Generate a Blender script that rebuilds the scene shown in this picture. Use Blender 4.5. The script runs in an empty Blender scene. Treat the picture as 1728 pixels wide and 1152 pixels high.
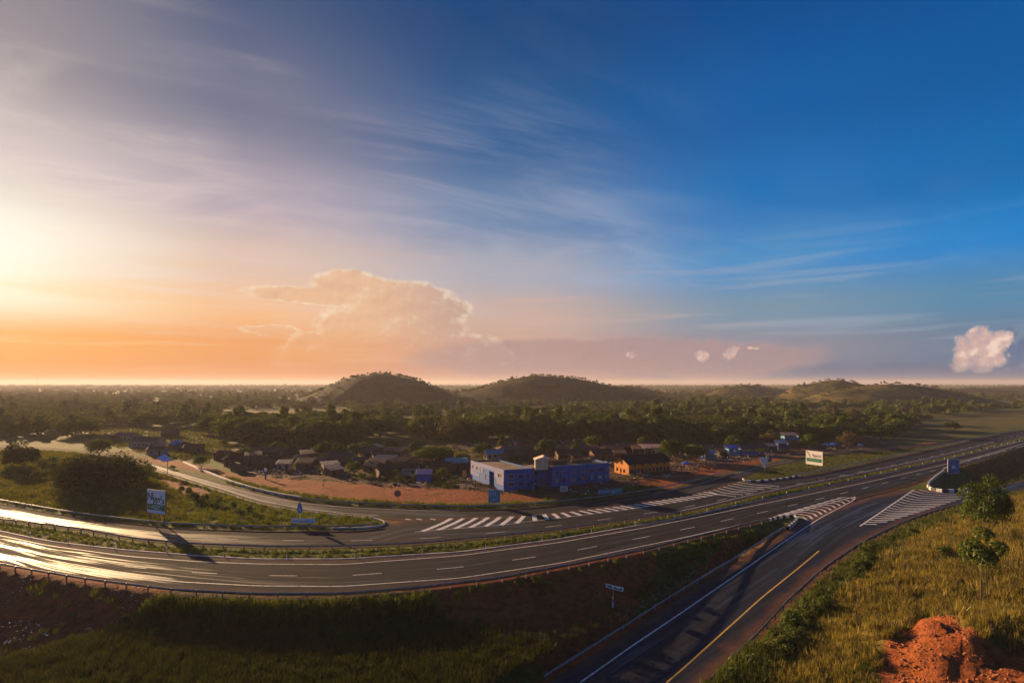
import bpy, bmesh, math, random
import numpy as np
from mathutils import Vector, Matrix

SC = bpy.context.scene
COL = SC.collection
R_ = math.radians
random.seed(7)
RNG = np.random.default_rng(7)

# ------------------------------------------------------------------ camera
F = 900.0; CX = 864.0; HY = 646.0; H = 30.0       # focal length, centre, horizon of the 1728 px frame; eye height in m
cam_d = bpy.data.cameras.new('camera'); cam = bpy.data.objects.new('camera', cam_d); COL.objects.link(cam)
cam.location = (0, 0, H); cam.rotation_euler = (R_(90), 0, 0)
cam_d.sensor_width = 36; cam_d.lens = 36 * F / 1728; cam_d.shift_y = (HY - 576) / 1728
cam_d.clip_start = 0.5; cam_d.clip_end = 60000
SC.camera = cam
SC.view_settings.view_transform = 'Standard'; SC.view_settings.look = 'None'
SC.view_settings.exposure = 1.2; SC.view_settings.gamma = 1.0; SC.view_settings.use_curve_mapping = False
SC.cycles.use_denoising = True
try: SC.cycles.denoiser = 'OPENIMAGEDENOISE'
except Exception: pass
SC.cycles.max_bounces = 5; SC.cycles.diffuse_bounces = 2; SC.cycles.glossy_bounces = 2
SC.cycles.transmission_bounces = 2; SC.cycles.volume_bounces = 0; SC.cycles.transparent_max_bounces = 8
SC.cycles.caustics_reflective = False; SC.cycles.caustics_refractive = False
SC.cycles.use_adaptive_sampling = True; SC.cycles.adaptive_threshold = 0.015

# ------------------------------------------------------------------ sun
SUN_AZ = math.atan2(-905, 900)        # from +y towards +x
SUN_EL = R_(12.0); GLOW_EL = R_(8.5)
sd = Vector((math.sin(SUN_AZ) * math.cos(SUN_EL), math.cos(SUN_AZ) * math.cos(SUN_EL), math.sin(SUN_EL)))
sl = bpy.data.lights.new('sun', 'SUN'); so = bpy.data.objects.new('sun', sl); COL.objects.link(so)
sl.energy = 4.8; sl.angle = R_(0.6); sl.color = (1.0, 0.64, 0.32)
so.rotation_euler = sd.to_track_quat('Z', 'Y').to_euler()

# ------------------------------------------------------------------ node helpers
def lin(c):
    return tuple(((v / 255) / 12.92 if v <= 10 else (((v / 255) + 0.055) / 1.055) ** 2.4) for v in c)
class NT:
    def __init__(s, tree): s.t = tree; s.n = tree.nodes; s.l = tree.links
    def node(s, kind, **kw):
        n = s.n.new(kind)
        for k, v in kw.items(): setattr(n, k, v)
        return n
    def put(s, sock, v):
        if hasattr(v, 'is_output') or isinstance(v, bpy.types.NodeSocket): s.l.new(v, sock)
        elif isinstance(v, (tuple, list)) and len(v) == 3 and sock.type == 'RGBA': sock.default_value = (*v, 1)
        else: sock.default_value = v
    def m(s, op, a, b=None, c=None, clamp=False):
        n = s.node('ShaderNodeMath', operation=op, use_clamp=clamp)
        s.put(n.inputs[0], a)
        if b is not None: s.put(n.inputs[1], b)
        if c is not None: s.put(n.inputs[2], c)
        return n.outputs[0]
    def ss(s, v, a, b):
        n = s.node('ShaderNodeMapRange', interpolation_type='SMOOTHSTEP')
        s.put(n.inputs['Value'], v); s.put(n.inputs['From Min'], a); s.put(n.inputs['From Max'], b)
        return n.outputs['Result']
    def mix(s, f, a, b, mode='MIX'):
        n = s.node('ShaderNodeMix', data_type='RGBA', blend_type=mode)
        s.put(n.inputs[0], f); s.put(n.inputs[6], a); s.put(n.inputs[7], b)
        return n.outputs[2]
    def noise(s, vec, scale, detail=3, rough=0.55, dist=0.0, color=False):
        n = s.node('ShaderNodeTexNoise')
        if vec is not None: s.put(n.inputs['Vector'], vec)
        n.inputs['Scale'].default_value = scale; n.inputs['Detail'].default_value = detail
        n.inputs['Roughness'].default_value = rough; n.inputs['Distortion'].default_value = dist
        return n.outputs['Color' if color else 'Fac']
    def comb(s, x, y, z=0.0):
        n = s.node('ShaderNodeCombineXYZ'); s.put(n.inputs[0], x); s.put(n.inputs[1], y); s.put(n.inputs[2], z)
        return n.outputs[0]
    def sep(s, v):
        n = s.node('ShaderNodeSeparateXYZ'); s.put(n.inputs[0], v); return n.outputs
    def ramp(s, v, stops, interp='EASE'):
        n = s.node('ShaderNodeValToRGB'); s.put(n.inputs[0], v); r = n.color_ramp; r.interpolation = interp
        while len(r.elements) < len(stops): r.elements.new(0.5)
        for e, (p, c) in zip(r.elements, stops): e.position = p; e.color = (*c, 1)
        return n.outputs[0]
    def vscale(s, v, sc):
        n = s.node('ShaderNodeVectorMath', operation='MULTIPLY'); s.put(n.inputs[0], v); n.inputs[1].default_value = sc
        return n.outputs[0]

# ------------------------------------------------------------------ world: evening sky
world = bpy.data.worlds.new('World'); SC.world = world; world.use_nodes = True
W = NT(world.node_tree); W.n.clear()
tc = W.node('ShaderNodeTexCoord')
dx, dy_, dz = W.sep(tc.outputs['Generated'])
DEG = 180 / math.pi
az = W.m('MULTIPLY', W.m('ARCTAN2', dx, dy_), DEG)                 # degrees from +y towards +x
el = W.m('MULTIPLY', W.m('ARCSINE', dz), DEG)
# angle in azimuth from the sun, 0..1 for 0..180 degrees
cosd = W.m('ADD', W.m('MULTIPLY', dx, math.sin(SUN_AZ)), W.m('MULTIPLY', dy_, math.cos(SUN_AZ)))
hor = W.m('SQRT', W.m('ADD', W.m('MULTIPLY', dx, dx), W.m('ADD', W.m('MULTIPLY', dy_, dy_), 1e-6)))
dA = W.m('DIVIDE', W.m('MULTIPLY', W.m('ARCCOSINE', W.m('DIVIDE', cosd, hor)), DEG), 180)
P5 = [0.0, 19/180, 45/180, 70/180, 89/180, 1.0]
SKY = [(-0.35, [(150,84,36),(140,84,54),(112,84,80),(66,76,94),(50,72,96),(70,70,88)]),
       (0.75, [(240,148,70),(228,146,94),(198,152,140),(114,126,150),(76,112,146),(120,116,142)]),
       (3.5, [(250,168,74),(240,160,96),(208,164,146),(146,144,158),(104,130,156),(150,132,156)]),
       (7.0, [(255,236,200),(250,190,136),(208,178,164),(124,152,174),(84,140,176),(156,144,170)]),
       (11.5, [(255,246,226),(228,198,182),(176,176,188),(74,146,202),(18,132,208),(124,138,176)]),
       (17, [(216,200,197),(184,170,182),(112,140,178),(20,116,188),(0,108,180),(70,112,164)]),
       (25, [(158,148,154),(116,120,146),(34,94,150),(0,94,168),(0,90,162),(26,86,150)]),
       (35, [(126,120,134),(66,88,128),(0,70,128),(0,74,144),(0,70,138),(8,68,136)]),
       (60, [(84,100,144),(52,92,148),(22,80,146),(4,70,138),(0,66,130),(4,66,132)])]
sky = None
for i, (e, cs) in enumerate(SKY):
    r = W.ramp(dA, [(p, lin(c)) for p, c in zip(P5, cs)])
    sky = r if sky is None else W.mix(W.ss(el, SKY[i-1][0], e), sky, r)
# high thin cirrus, laid out on a plane overhead
inv = W.m('DIVIDE', 1.0, W.m('ADD', W.m('MAXIMUM', dz, 0.0), 0.10))
px_, py_ = W.m('MULTIPLY', dx, inv), W.m('MULTIPLY', dy_, inv)
ca, sa = math.cos(R_(24)), math.sin(R_(24))
cu = W.m('ADD', W.m('MULTIPLY', px_, ca), W.m('MULTIPLY', py_, sa))
cv = W.m('SUBTRACT', W.m('MULTIPLY', py_, ca), W.m('MULTIPLY', px_, sa))
cvec = W.comb(W.m('MULTIPLY', cu, 0.5), cv, 0)
big = W.noise(W.comb(cu, cv, 3.0), 0.55, 3, 0.5, 0.4)
fin = W.noise(cvec, 1.7, 7, 0.62, 1.1)
fin2 = W.noise(W.vscale(cvec, (0.6, 2.2, 1)), 2.6, 6, 0.6, 0.6)
wisp = W.m('MULTIPLY', W.ss(big, 0.36, 0.66), W.m('ADD', W.m('MULTIPLY', W.ss(fin, 0.40, 0.72), 0.75), W.m('MULTIPLY', W.ss(fin2, 0.45, 0.75), 0.4)))
wisp = W.m('MULTIPLY', wisp, W.m('ADD', 0.35, W.m('MULTIPLY', W.ss(dA, 0.52, 0.12), 0.65)), clamp=True)
wcol = W.ramp(dA, [(0, lin((255,240,222))), (0.11, lin((238,214,206))), (0.25, lin((200,196,206))), (0.4, lin((160,190,215))), (0.6, lin((110,170,210))), (1, lin((90,130,175)))])
sky = W.mix(W.m('MULTIPLY', W.m('MULTIPLY', W.m('MULTIPLY', wisp, 0.60), W.ss(el, 1.5, 10)), W.m('SUBTRACT', 1.0, W.m('MULTIPLY', W.m('MULTIPLY', W.ss(dA, .18, .40), W.ss(el, 13, 21)), .85))), sky, wcol)
# darker gaps between the cirrus
gap = W.m('MULTIPLY', W.ss(big, 0.52, 0.30), W.m('MULTIPLY', W.ss(el, 8, 16), W.ss(dA, 0.16, 0.04)))
sky = W.mix(W.m('MULTIPLY', gap, 0.22), sky, lin((120,122,142)))
# low layered streaks near the horizon
st = W.noise(W.comb(W.m('MULTIPLY', az, 0.05), W.m('MULTIPLY', el, 0.75), 1.0), 1.0, 5, 0.55, 0.5)
stm = W.m('MULTIPLY', W.ss(st, 0.5, 0.72), W.m('MULTIPLY', W.ss(el, 0.5, 3), W.ss(el, 16, 8)))
sky = W.mix(W.m('MULTIPLY', stm, 0.44), sky, W.ramp(dA, [(0, lin((255,214,160))), (0.15, lin((244,190,150))), (0.3, lin((214,178,168))), (0.42, lin((168,178,192))), (0.6, lin((140,166,190))), (1, lin((110,135,165)))]))
stm2 = W.m('MULTIPLY', W.ss(st, 0.5, 0.3), W.m('MULTIPLY', W.ss(el, 0.5, 2), W.ss(el, 7, 4)))
sky = W.mix(W.m('MULTIPLY', stm2, W.m('MULTIPLY', W.ss(dA, 0.15, 0.3), 0.28)), sky, lin((140,132,150)))

def azel(px, py):
    return math.degrees(math.atan2(px - CX, F)), math.degrees(math.atan2(HY - py, math.hypot(F, px - CX)))
def cloud(sky, blobs, body, rimc, shade, seed, nz=(0.5, 0.28), soft=0.25, op=1.0, base=(0.2, 2.5), lit=(-1.0, 0.6), warp=1.0, relief=1.0):
    """a far cumulus as a patch of the sky: lobes with a noisy outline, lit on the side of the sun"""
    v = W.comb(az, el, seed)
    n1 = W.noise(v, nz[0], 6, 0.6); n2 = W.noise(W.comb(W.m('ADD', az, lit[0] * nz[1]), W.m('ADD', el, lit[1] * nz[1]), seed), nz[0], 6, 0.6)
    nc = W.sep(W.noise(W.comb(az, el, seed + 7.0), nz[0] * 0.8, 5, 0.65, 0, True))
    ax = W.m('ADD', az, W.m('MULTIPLY', W.m('SUBTRACT', nc[0], 0.5), 2.6 * warp / (nz[0] + .35)))
    ey = W.m('ADD', el, W.m('MULTIPLY', W.m('SUBTRACT', nc[1], 0.5), 1.6 * warp / (nz[0] + .35)))
    tot = None
    for (bx, by, rx, ry) in blobs:
        a0, e0 = azel(bx, by); a1, _ = azel(bx + rx, by); _, e1 = azel(bx, by - ry)
        u = W.m('DIVIDE', W.m('SUBTRACT', ax, a0), a1 - a0); w = W.m('DIVIDE', W.m('SUBTRACT', ey, e0), e1 - e0)
        q = W.m('SUBTRACT', 1.0, W.m('SQRT', W.m('ADD', W.m('MULTIPLY', u, u), W.m('MULTIPLY', w, w))))
        tot = q if tot is None else W.m('SMOOTH_MAX', tot, q, 0.12)
    tot = W.m('ADD', tot, W.m('MULTIPLY', W.m('SUBTRACT', n1, 0.5), 0.28))
    mask = W.m('MULTIPLY', W.ss(tot, 0.0, soft), W.m('MULTIPLY', W.ss(el, base[0], base[1]), op))
    light = W.m('ADD', W.m('MULTIPLY', W.m('SUBTRACT', n1, n2), 4.0 * relief), W.m('MULTIPLY', W.ss(tot, 0.42, 0.02), 0.55), clamp=True)
    c = W.mix(W.ss(light, 0.0, 0.85), body, rimc)
    c = W.mix(W.m('MULTIPLY', W.ss(W.m('SUBTRACT', n2, n1), 0.0, 0.16), 0.6 * relief), c, shade)
    return W.mix(mask, sky, c)
# glow round the sun behind thin cloud
sdn = W.node('ShaderNodeVectorMath', operation='DOT_PRODUCT'); W.l.new(tc.outputs['Generated'], sdn.inputs[0]); sdn.inputs[1].default_value = (math.sin(SUN_AZ) * math.cos(GLOW_EL), math.cos(SUN_AZ) * math.cos(GLOW_EL), math.sin(GLOW_EL))
ang = W.m('MULTIPLY', W.m('ARCCOSINE', W.m('MINIMUM', sdn.outputs['Value'], 1.0)), DEG)
g1 = W.m('EXPONENT', W.m('MULTIPLY', W.m('MULTIPLY', ang, ang), -1 / (2 * 3.2 ** 2)))
g2 = W.m('EXPONENT', W.m('DIVIDE', ang, -8.0))
glow = W.mix(1.0, W.mix(g1, (0, 0, 0), (0.05, 0.08, 0.12)), W.mix(g2, (0, 0, 0), (0.10, 0.09, 0.07)), 'ADD')
plain_sky = sky
low1 = cloud(sky, [(1010,600,300,34),(1180,606,240,36),(860,604,200,36)], lin((176,146,146)), lin((192,158,150)), lin((146,134,150)), 11.0, (0.16, 0.4), 0.35, 0.75, (-1, .4))
# thunderhead with its anvil
left = cloud(low1, [(545,500,138,17),(640,490,120,24),(582,476,62,26),(690,502,86,26),(740,520,62,20),(655,550,105,60),(720,560,80,50),(600,560,70,60),(530,590,60,34),(650,610,190,60),(790,592,70,34),(830,600,40,24),(460,555,60,10)],
            W.mix(W.ss(az, -16, -4), W.mix(W.ss(el, 7, 2), lin((238,190,150)), lin((240,176,124))), lin((200,164,150))), lin((255,238,208)), lin((206,160,142)), 3.0, (0.36, 0.5), 0.22, 0.84, (0.3, 7.5), (-.5, .9), .7, .6)
right = cloud(low1, [(1500,632,330,30),(1690,632,200,30)], lin((92,112,144)), lin((120,128,154)), lin((80,104,138)), 17.0, (0.2, 0.4), 0.55, 0.8, (-1, .2))
right = cloud(right, [(1700,588,44,40),(1745,600,60,44),(1820,616,70,34),(1700,622,90,26)], lin((92,116,150)), lin((124,138,164)), lin((78,106,142)), 5.0, (0.7, 0.28), 0.3, 0.8, (0.2, 1.2), (-1, .6), 1.1)
right = cloud(right, [(1656,566,30,20),(1634,584,32,26),(1664,584,38,32),(1688,578,22,20),(1642,604,38,26),(1676,604,28,24),(1650,618,50,14),(1232,597,15,14),(1180,600,15,10),(1062,598,9,7),(1268,590,8,4)], lin((218,182,172)), lin((255,226,204)), lin((172,158,172)), 6.0, (0.75, 0.35), 0.42, 0.92, (0.2, 2.0), (-1, .7), 1.1, 1.2)
bgp = []
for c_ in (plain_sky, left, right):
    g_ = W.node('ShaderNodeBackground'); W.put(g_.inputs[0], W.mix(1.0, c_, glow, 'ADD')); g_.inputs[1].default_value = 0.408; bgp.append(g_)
def zone(a0, a1, e1):
    return W.m('MULTIPLY', W.m('MULTIPLY', W.m('GREATER_THAN', az, a0), W.m('LESS_THAN', az, a1)), W.m('MULTIPLY', W.m('GREATER_THAN', el, 0.02), W.m('LESS_THAN', el, e1)))
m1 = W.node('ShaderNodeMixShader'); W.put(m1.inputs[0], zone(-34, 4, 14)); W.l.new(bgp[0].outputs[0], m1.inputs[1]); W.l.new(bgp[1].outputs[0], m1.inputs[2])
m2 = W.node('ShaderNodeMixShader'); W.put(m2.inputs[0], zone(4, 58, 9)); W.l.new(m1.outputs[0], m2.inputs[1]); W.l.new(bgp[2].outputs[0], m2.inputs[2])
nis = W.node('ShaderNodeTexSky', sky_type='NISHITA', sun_disc=False)
nis.sun_elevation = SUN_EL; nis.sun_rotation = SUN_AZ; nis.altitude = 300; nis.dust_density = 2.0
bg2 = W.node('ShaderNodeBackground'); W.put(bg2.inputs[0], nis.outputs[0]); bg2.inputs[1].default_value = 0.05
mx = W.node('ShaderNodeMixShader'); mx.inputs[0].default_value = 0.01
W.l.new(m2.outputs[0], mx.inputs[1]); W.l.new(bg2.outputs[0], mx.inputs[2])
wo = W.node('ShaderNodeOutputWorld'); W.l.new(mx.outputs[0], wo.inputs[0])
world.cycles.sampling_method = 'MANUAL'; world.cycles.sample_map_resolution = 512

# ------------------------------------------------------------------ helpers: geometry, tags, materials
def unproj(px, py, z=0.0):
    D = (H - z) * F / (py - HY); return ((px - CX) * D / F, D)
def tag(o, label=None, cat=None, group=None, kind=None):
    if label: o['label'] = label
    if cat: o['category'] = cat
    if group: o['group'] = group
    if kind: o['kind'] = kind
    return o
def empty(name, loc, rz=0.0, label=None, cat=None, group=None):
    o = bpy.data.objects.new(name, None); COL.objects.link(o); o.location = loc; o.rotation_euler = (0, 0, rz)
    o.empty_display_size = 0.2
    return tag(o, label, cat, group)
def mesh_obj(name, me, parent=None, loc=None):
    o = bpy.data.objects.new(name, me); COL.objects.link(o)
    if parent: o.parent = parent
    if loc is not None: o.location = loc
    return o
def npmesh(name, V, Q, mat, smooth=False):
    """mesh from numpy vertices and quads or triangles"""
    V = np.asarray(V, dtype=np.float32); Q = np.asarray(Q, dtype=np.int32); k = Q.shape[1]
    me = bpy.data.meshes.new(name); me.vertices.add(len(V)); me.vertices.foreach_set('co', V.ravel())
    me.loops.add(Q.size); me.loops.foreach_set('vertex_index', Q.ravel())
    me.polygons.add(len(Q)); me.polygons.foreach_set('loop_start', np.arange(0, Q.size, k, dtype=np.int32))
    try: me.polygons.foreach_set('loop_total', np.full(len(Q), k, dtype=np.int32))
    except Exception: pass
    if smooth: me.polygons.foreach_set('use_smooth', np.ones(len(Q), dtype=bool))
    if mat: me.materials.append(mat)
    me.update(calc_edges=True); return me
class MB:
    """collects simple solids and builds them as one mesh"""
    def __init__(s): s.v = []; s.f = []
    def add(s, vs, fs):
        b = len(s.v); s.v += [tuple(v) for v in vs]; s.f += [tuple(b + i for i in f) for f in fs]; return s
    def box(s, x0, x1, y0, y1, z0, z1):
        return s.hexa([(x0,y0,z0),(x1,y0,z0),(x1,y1,z0),(x0,y1,z0)], [(x0,y0,z1),(x1,y0,z1),(x1,y1,z1),(x0,y1,z1)])
    def hexa(s, lo, hi):
        return s.add(list(lo) + list(hi), [(3,2,1,0),(4,5,6,7),(0,1,5,4),(1,2,6,5),(2,3,7,6),(3,0,4,7)])
    def prism(s, pts, z0, z1):
        n = len(pts)
        return s.add([(x,y,z0) for x,y in pts] + [(x,y,z1) for x,y in pts],
                     [tuple(reversed(range(n))), tuple(range(n, 2*n))] + [(i,(i+1)%n,n+(i+1)%n,n+i) for i in range(n)])
    def tube(s, p, q, r, r2=None, n=8):
        r2 = r if r2 is None else r2; p = Vector(p); q = Vector(q); d = (q - p).normalized()
        a = d.orthogonal().normalized(); b = d.cross(a)
        ring = lambda c, rr: [c + (a*math.cos(t*2*math.pi/n) + b*math.sin(t*2*math.pi/n)) * rr for t in range(n)]
        return s.add(ring(p, r) + ring(q, r2), [tuple(reversed(range(n))), tuple(range(n, 2*n))] + [(i,(i+1)%n,n+(i+1)%n,n+i) for i in range(n)])
    def wheel(s, c, r, w, axis='y', n=16):
        c = Vector(c); d = Vector((0, w/2, 0)) if axis == 'y' else Vector((w/2, 0, 0)); return s.tube(c - d, c + d, r, r, n)
    def ring(s, c, r, t, n=16):      # torus in xz plane
        c = Vector(c); vs = []; fs = []; m = 6
        for i in range(n):
            a = i*2*math.pi/n
            for j in range(m):
                b = j*2*math.pi/m; rr = r + t*math.cos(b)
                vs.append((c.x + rr*math.cos(a), c.y + t*math.sin(b), c.z + rr*math.sin(a)))
        for i in range(n):
            for j in range(m): fs.append((i*m+j, i*m+(j+1)%m, ((i+1)%n)*m+(j+1)%m, ((i+1)%n)*m+j))
        return s.add(vs, fs)
    def build(s, name, mat, parent=None, loc=None, smooth=False, mesh_only=False):
        me = bpy.data.meshes.new(name); me.from_pydata(s.v, [], s.f); me.materials.append(mat)
        if smooth:
            for p in me.polygons: p.use_smooth = True
        bm = bmesh.new(); bm.from_mesh(me); bmesh.ops.recalc_face_normals(bm, faces=bm.faces); bm.to_mesh(me); bm.free()
        me.update()
        return me if mesh_only else mesh_obj(name, me, parent, loc)
def copy_tree(o, parent=None):
    c = o.copy(); COL.objects.link(c)
    if parent is not None: c.parent = parent
    for ch in o.children: copy_tree(ch, c)
    return c

def material(name):
    m = bpy.data.materials.new(name); m.use_nodes = True; t = NT(m.node_tree); t.n.clear()
    out = t.node('ShaderNodeOutputMaterial'); b = t.node('ShaderNodeBsdfPrincipled'); t.l.new(b.outputs[0], out.inputs[0])
    return m, t, b, out
def bump(t, b, h, strength, dist=0.05):
    n = t.node('ShaderNodeBump'); n.inputs['Strength'].default_value = strength; n.inputs['Distance'].default_value = dist
    t.put(n.inputs['Height'], h); t.l.new(n.outputs[0], b.inputs['Normal'])
def plain(name, c, rough=0.7, var=0.25, scale=1.5, metal=0.0, dirt=None, dirtamt=0.5, bumpy=0.0):
    """painted or raw surface with blotches of wear"""
    m, t, b, out = material(name)
    tcn = t.node('ShaderNodeTexCoord'); v = tcn.outputs['Object']
    n = t.noise(v, scale, 5, 0.65); n2 = t.noise(v, scale * 0.35, 3, 0.5)
    dark = tuple(x * (1 - var) for x in c); lite = tuple(min(1, x * (1 + var * 0.6)) for x in c)
    col = t.mix(t.ss(n, 0.3, 0.7), dark, lite)
    if dirt: col = t.mix(t.m('MULTIPLY', t.ss(n2, 0.45, 0.68), dirtamt), col, dirt)
    t.put(b.inputs['Base Color'], col); b.inputs['Roughness'].default_value = rough; b.inputs['Metallic'].default_value = metal
    if bumpy: bump(t, b, n, bumpy, 0.05)
    return m
# ------------------------------------------------------------------ the roads, as edge lines on the ground
def interp_px(pts, xs):
    a = np.array(pts, float); return np.interp(xs, a[:, 0], a[:, 1])
def smooth1(a, k=2, it=2):
    a = a.copy()
    for _ in range(it):
        b = a.copy(); b[1:-1] = (a[:-2] + a[1:-1] * k + a[2:]) / (k + 2); a = b
    return a
AU = [(0,850),(100,868),(200,881),(290,890),(432,895),(576,895),(640,890),(682,877),(776,873),(883,869),(952,863),(1010,857),(1070,849),(1160,836),(1209,824),(1255,812),(1355,803),(1464,781),(1573,757),(1682,734),(1728,724)]
AL = [(0,878),(140,895),(240,913),(340,921),(466,926),(576,925),(700,920),(776,913),(864,905),(943,896),(1043,881),(1152,866),(1282,835),(1464,799),(1573,776),(1728,736)]
NU = [(0,897),(80,914),(213,929),(333,938),(433,944),(576,944),(776,932),(943,910),(1100,883),(1152,874),(1245,853),(1427,814),(1573,782),(1728,743)]
NL = [(0,951),(83,966),(170,980),(300,996),(433,1003),(576,1003),(709,992),(836,977),(943,957),(1076,930),(1152,911),(1240,889),(1300,875),(1350,868),(1449,841),(1500,829),(1550,814),(1590,796),(1645,778),(1728,751)]
BU = [(60,753),(120,757),(200,766),(250,779),(310,797),(375,815),(432,831),(507,846),(582,853),(682,857),(776,860),(876,857),(968,848),(1061,837),(1110,829),(1173,815),(1245,794),(1282,784),(1340,774),(1391,765),(1573,748),(1645,738),(1728,723.5)]
BL = [(60,759),(120,763),(200,775),(250,789),(310,809),(375,829),(432,848),(507,862),(582,870),(640,875),(682,879),(776,875),(883,871),(952,865),(1010,859),(1070,851),(1160,838),(1209,826),(1250,810),(1289,790),(1391,769),(1573,751),(1645,741),(1728,727)]
RAMP = [((925,1152),(1186,1152)),((990,1110),(1225,1114)),((1060,1065),(1265,1077)),((1110,1032),(1290,1050)),((1160,1000),(1319,1018)),((1212,968),(1352,988)),((1262,938),(1388,957)),((1300,913),(1420,936)),((1335,890),(1452,915)),
        ((1400,860),(1519,883)),((1470,838),(1565,866)),((1530,827),(1600,856)),((1600,829),(1640,846)),((1642,829),(1672,838)),((1680,821),(1700,831)),((1728,810),(1728,824))]
def sst(t): t = np.clip(t, 0, 1); return t * t * (3 - 2 * t)
def zramp(x, y):
    g = np.asarray(x) * .79 + np.asarray(y) * .61
    return -5.2 * sst((124 - g) / 85) * 1.0 - 2.2 * sst((g - 172) / 60)
def unproj_f(px, py, fz, z0=0.0, it=30):
    z = z0
    for _ in range(it):
        x, y = unproj(px, py, z); z = z * 0.5 + float(fz(x, y)) * 0.5
    return x, y, z
def extend(P, k, dist, n=6):
    P = np.array(P)
    if k == 0: d = P[0] - P[3]; d /= np.linalg.norm(d); return np.vstack([P[0] + d * dist * i / n for i in range(n, 0, -1)] + [P])
    d = P[-1] - P[-4]; d /= np.linalg.norm(d); return np.vstack([P] + [P[-1] + d * dist * i / n for i in range(1, n + 1)])
def edge_world(pts, x0=None, x1=None, step=12, ext=(0, 0), dy=0.0):
    x0 = pts[0][0] if x0 is None else x0; x1 = pts[-1][0] if x1 is None else x1
    xs = np.linspace(x0, x1, max(4, int((x1 - x0) / step)))
    ys = smooth1(interp_px(pts, xs), 2, 3) + dy
    P = np.array([unproj(a, b) for a, b in zip(xs, ys)])
    if ext[0]: P = extend(P, 0, ext[0])
    if ext[1]: P = extend(P, 1, ext[1])
    return P
wAU, wAL = edge_world(AU, ext=(60, 500)), edge_world(AL, ext=(60, 500))
wNU, wNL = edge_world(NU, ext=(60, 500)), edge_world(NL, ext=(60, 500))
wBU, wBL = edge_world(BU, ext=(120, 480)), edge_world(BL, ext=(120, 480))
def ramp_pts():
    U, L = [], []
    R = np.array([(a[0], a[1], b[0], b[1]) for a, b in RAMP], float)
    t = np.arange(len(R)); tt = np.linspace(0, len(R) - 1, 70)
    R = np.stack([smooth1(np.interp(tt, t, R[:, k]), 2, 4) for k in range(4)], 1)
    for a in R:
        U.append(unproj_f(a[0], a[1], zramp, -2)[:2]); L.append(unproj_f(a[2], a[3], zramp, -2)[:2])
    return extend(extend(U, 0, 60), 1, 250), extend(extend(L, 0, 60), 1, 250)
wRU, wRL = ramp_pts()
POLY = {'A': np.vstack([wAU, wAL[::-1]]), 'N': np.vstack([wNU, wNL[::-1]]), 'B': np.vstack([wBU, wBL[::-1]]), 'R': np.vstack([wRU, wRL[::-1]])}

def seg_dist(P, X, Y, closed=True):
    """distance to a polyline; with closed=True negative inside the polygon"""
    sh = X.shape; X = X.ravel(); Y = Y.ravel()
    d2 = np.full(X.shape, 1e18); ins = np.zeros(X.shape, bool)
    n = len(P)
    for i in range(n if closed else n - 1):
        ax, ay = P[i]; bx, by = P[(i + 1) % n]; ex, ey = bx - ax, by - ay; L2 = ex * ex + ey * ey + 1e-12
        t = np.clip(((X - ax) * ex + (Y - ay) * ey) / L2, 0, 1)
        d2 = np.minimum(d2, (X - ax - t * ex) ** 2 + (Y - ay - t * ey) ** 2)
        if closed and (ay != by):
            c = ((ay > Y) != (by > Y)) & (X < (bx - ax) * (Y - ay) / (by - ay) + ax); ins ^= c
    d = np.sqrt(d2)
    if closed: d = np.where(ins, -d, d)
    return d.reshape(sh)
def hash2(ix, iy, s):
    h = (ix * 374761393 + iy * 668265263 + s * 982451653) & 0xffffffff
    h = ((h ^ (h >> 13)) * 1274126177) & 0xffffffff
    return ((h ^ (h >> 16)) & 0xffff) / 65535.0
def vnoise(x, y, s=0):
    x = np.asarray(x, float); y = np.asarray(y, float)
    ix = np.floor(x).astype(np.int64); iy = np.floor(y).astype(np.int64); fx = sst(x - ix); fy = sst(y - iy)
    a = hash2(ix, iy, s); b = hash2(ix + 1, iy, s); c = hash2(ix, iy + 1, s); d = hash2(ix + 1, iy + 1, s)
    return (a * (1 - fx) + b * fx) * (1 - fy) + (c * (1 - fx) + d * fx) * fy
def fbm(x, y, o=4, s=0):
    r = 0; a = 0.5
    for k in range(o): r = r + a * vnoise(x * 2 ** k, y * 2 ** k, s + k); a *= 0.5
    return r

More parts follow.
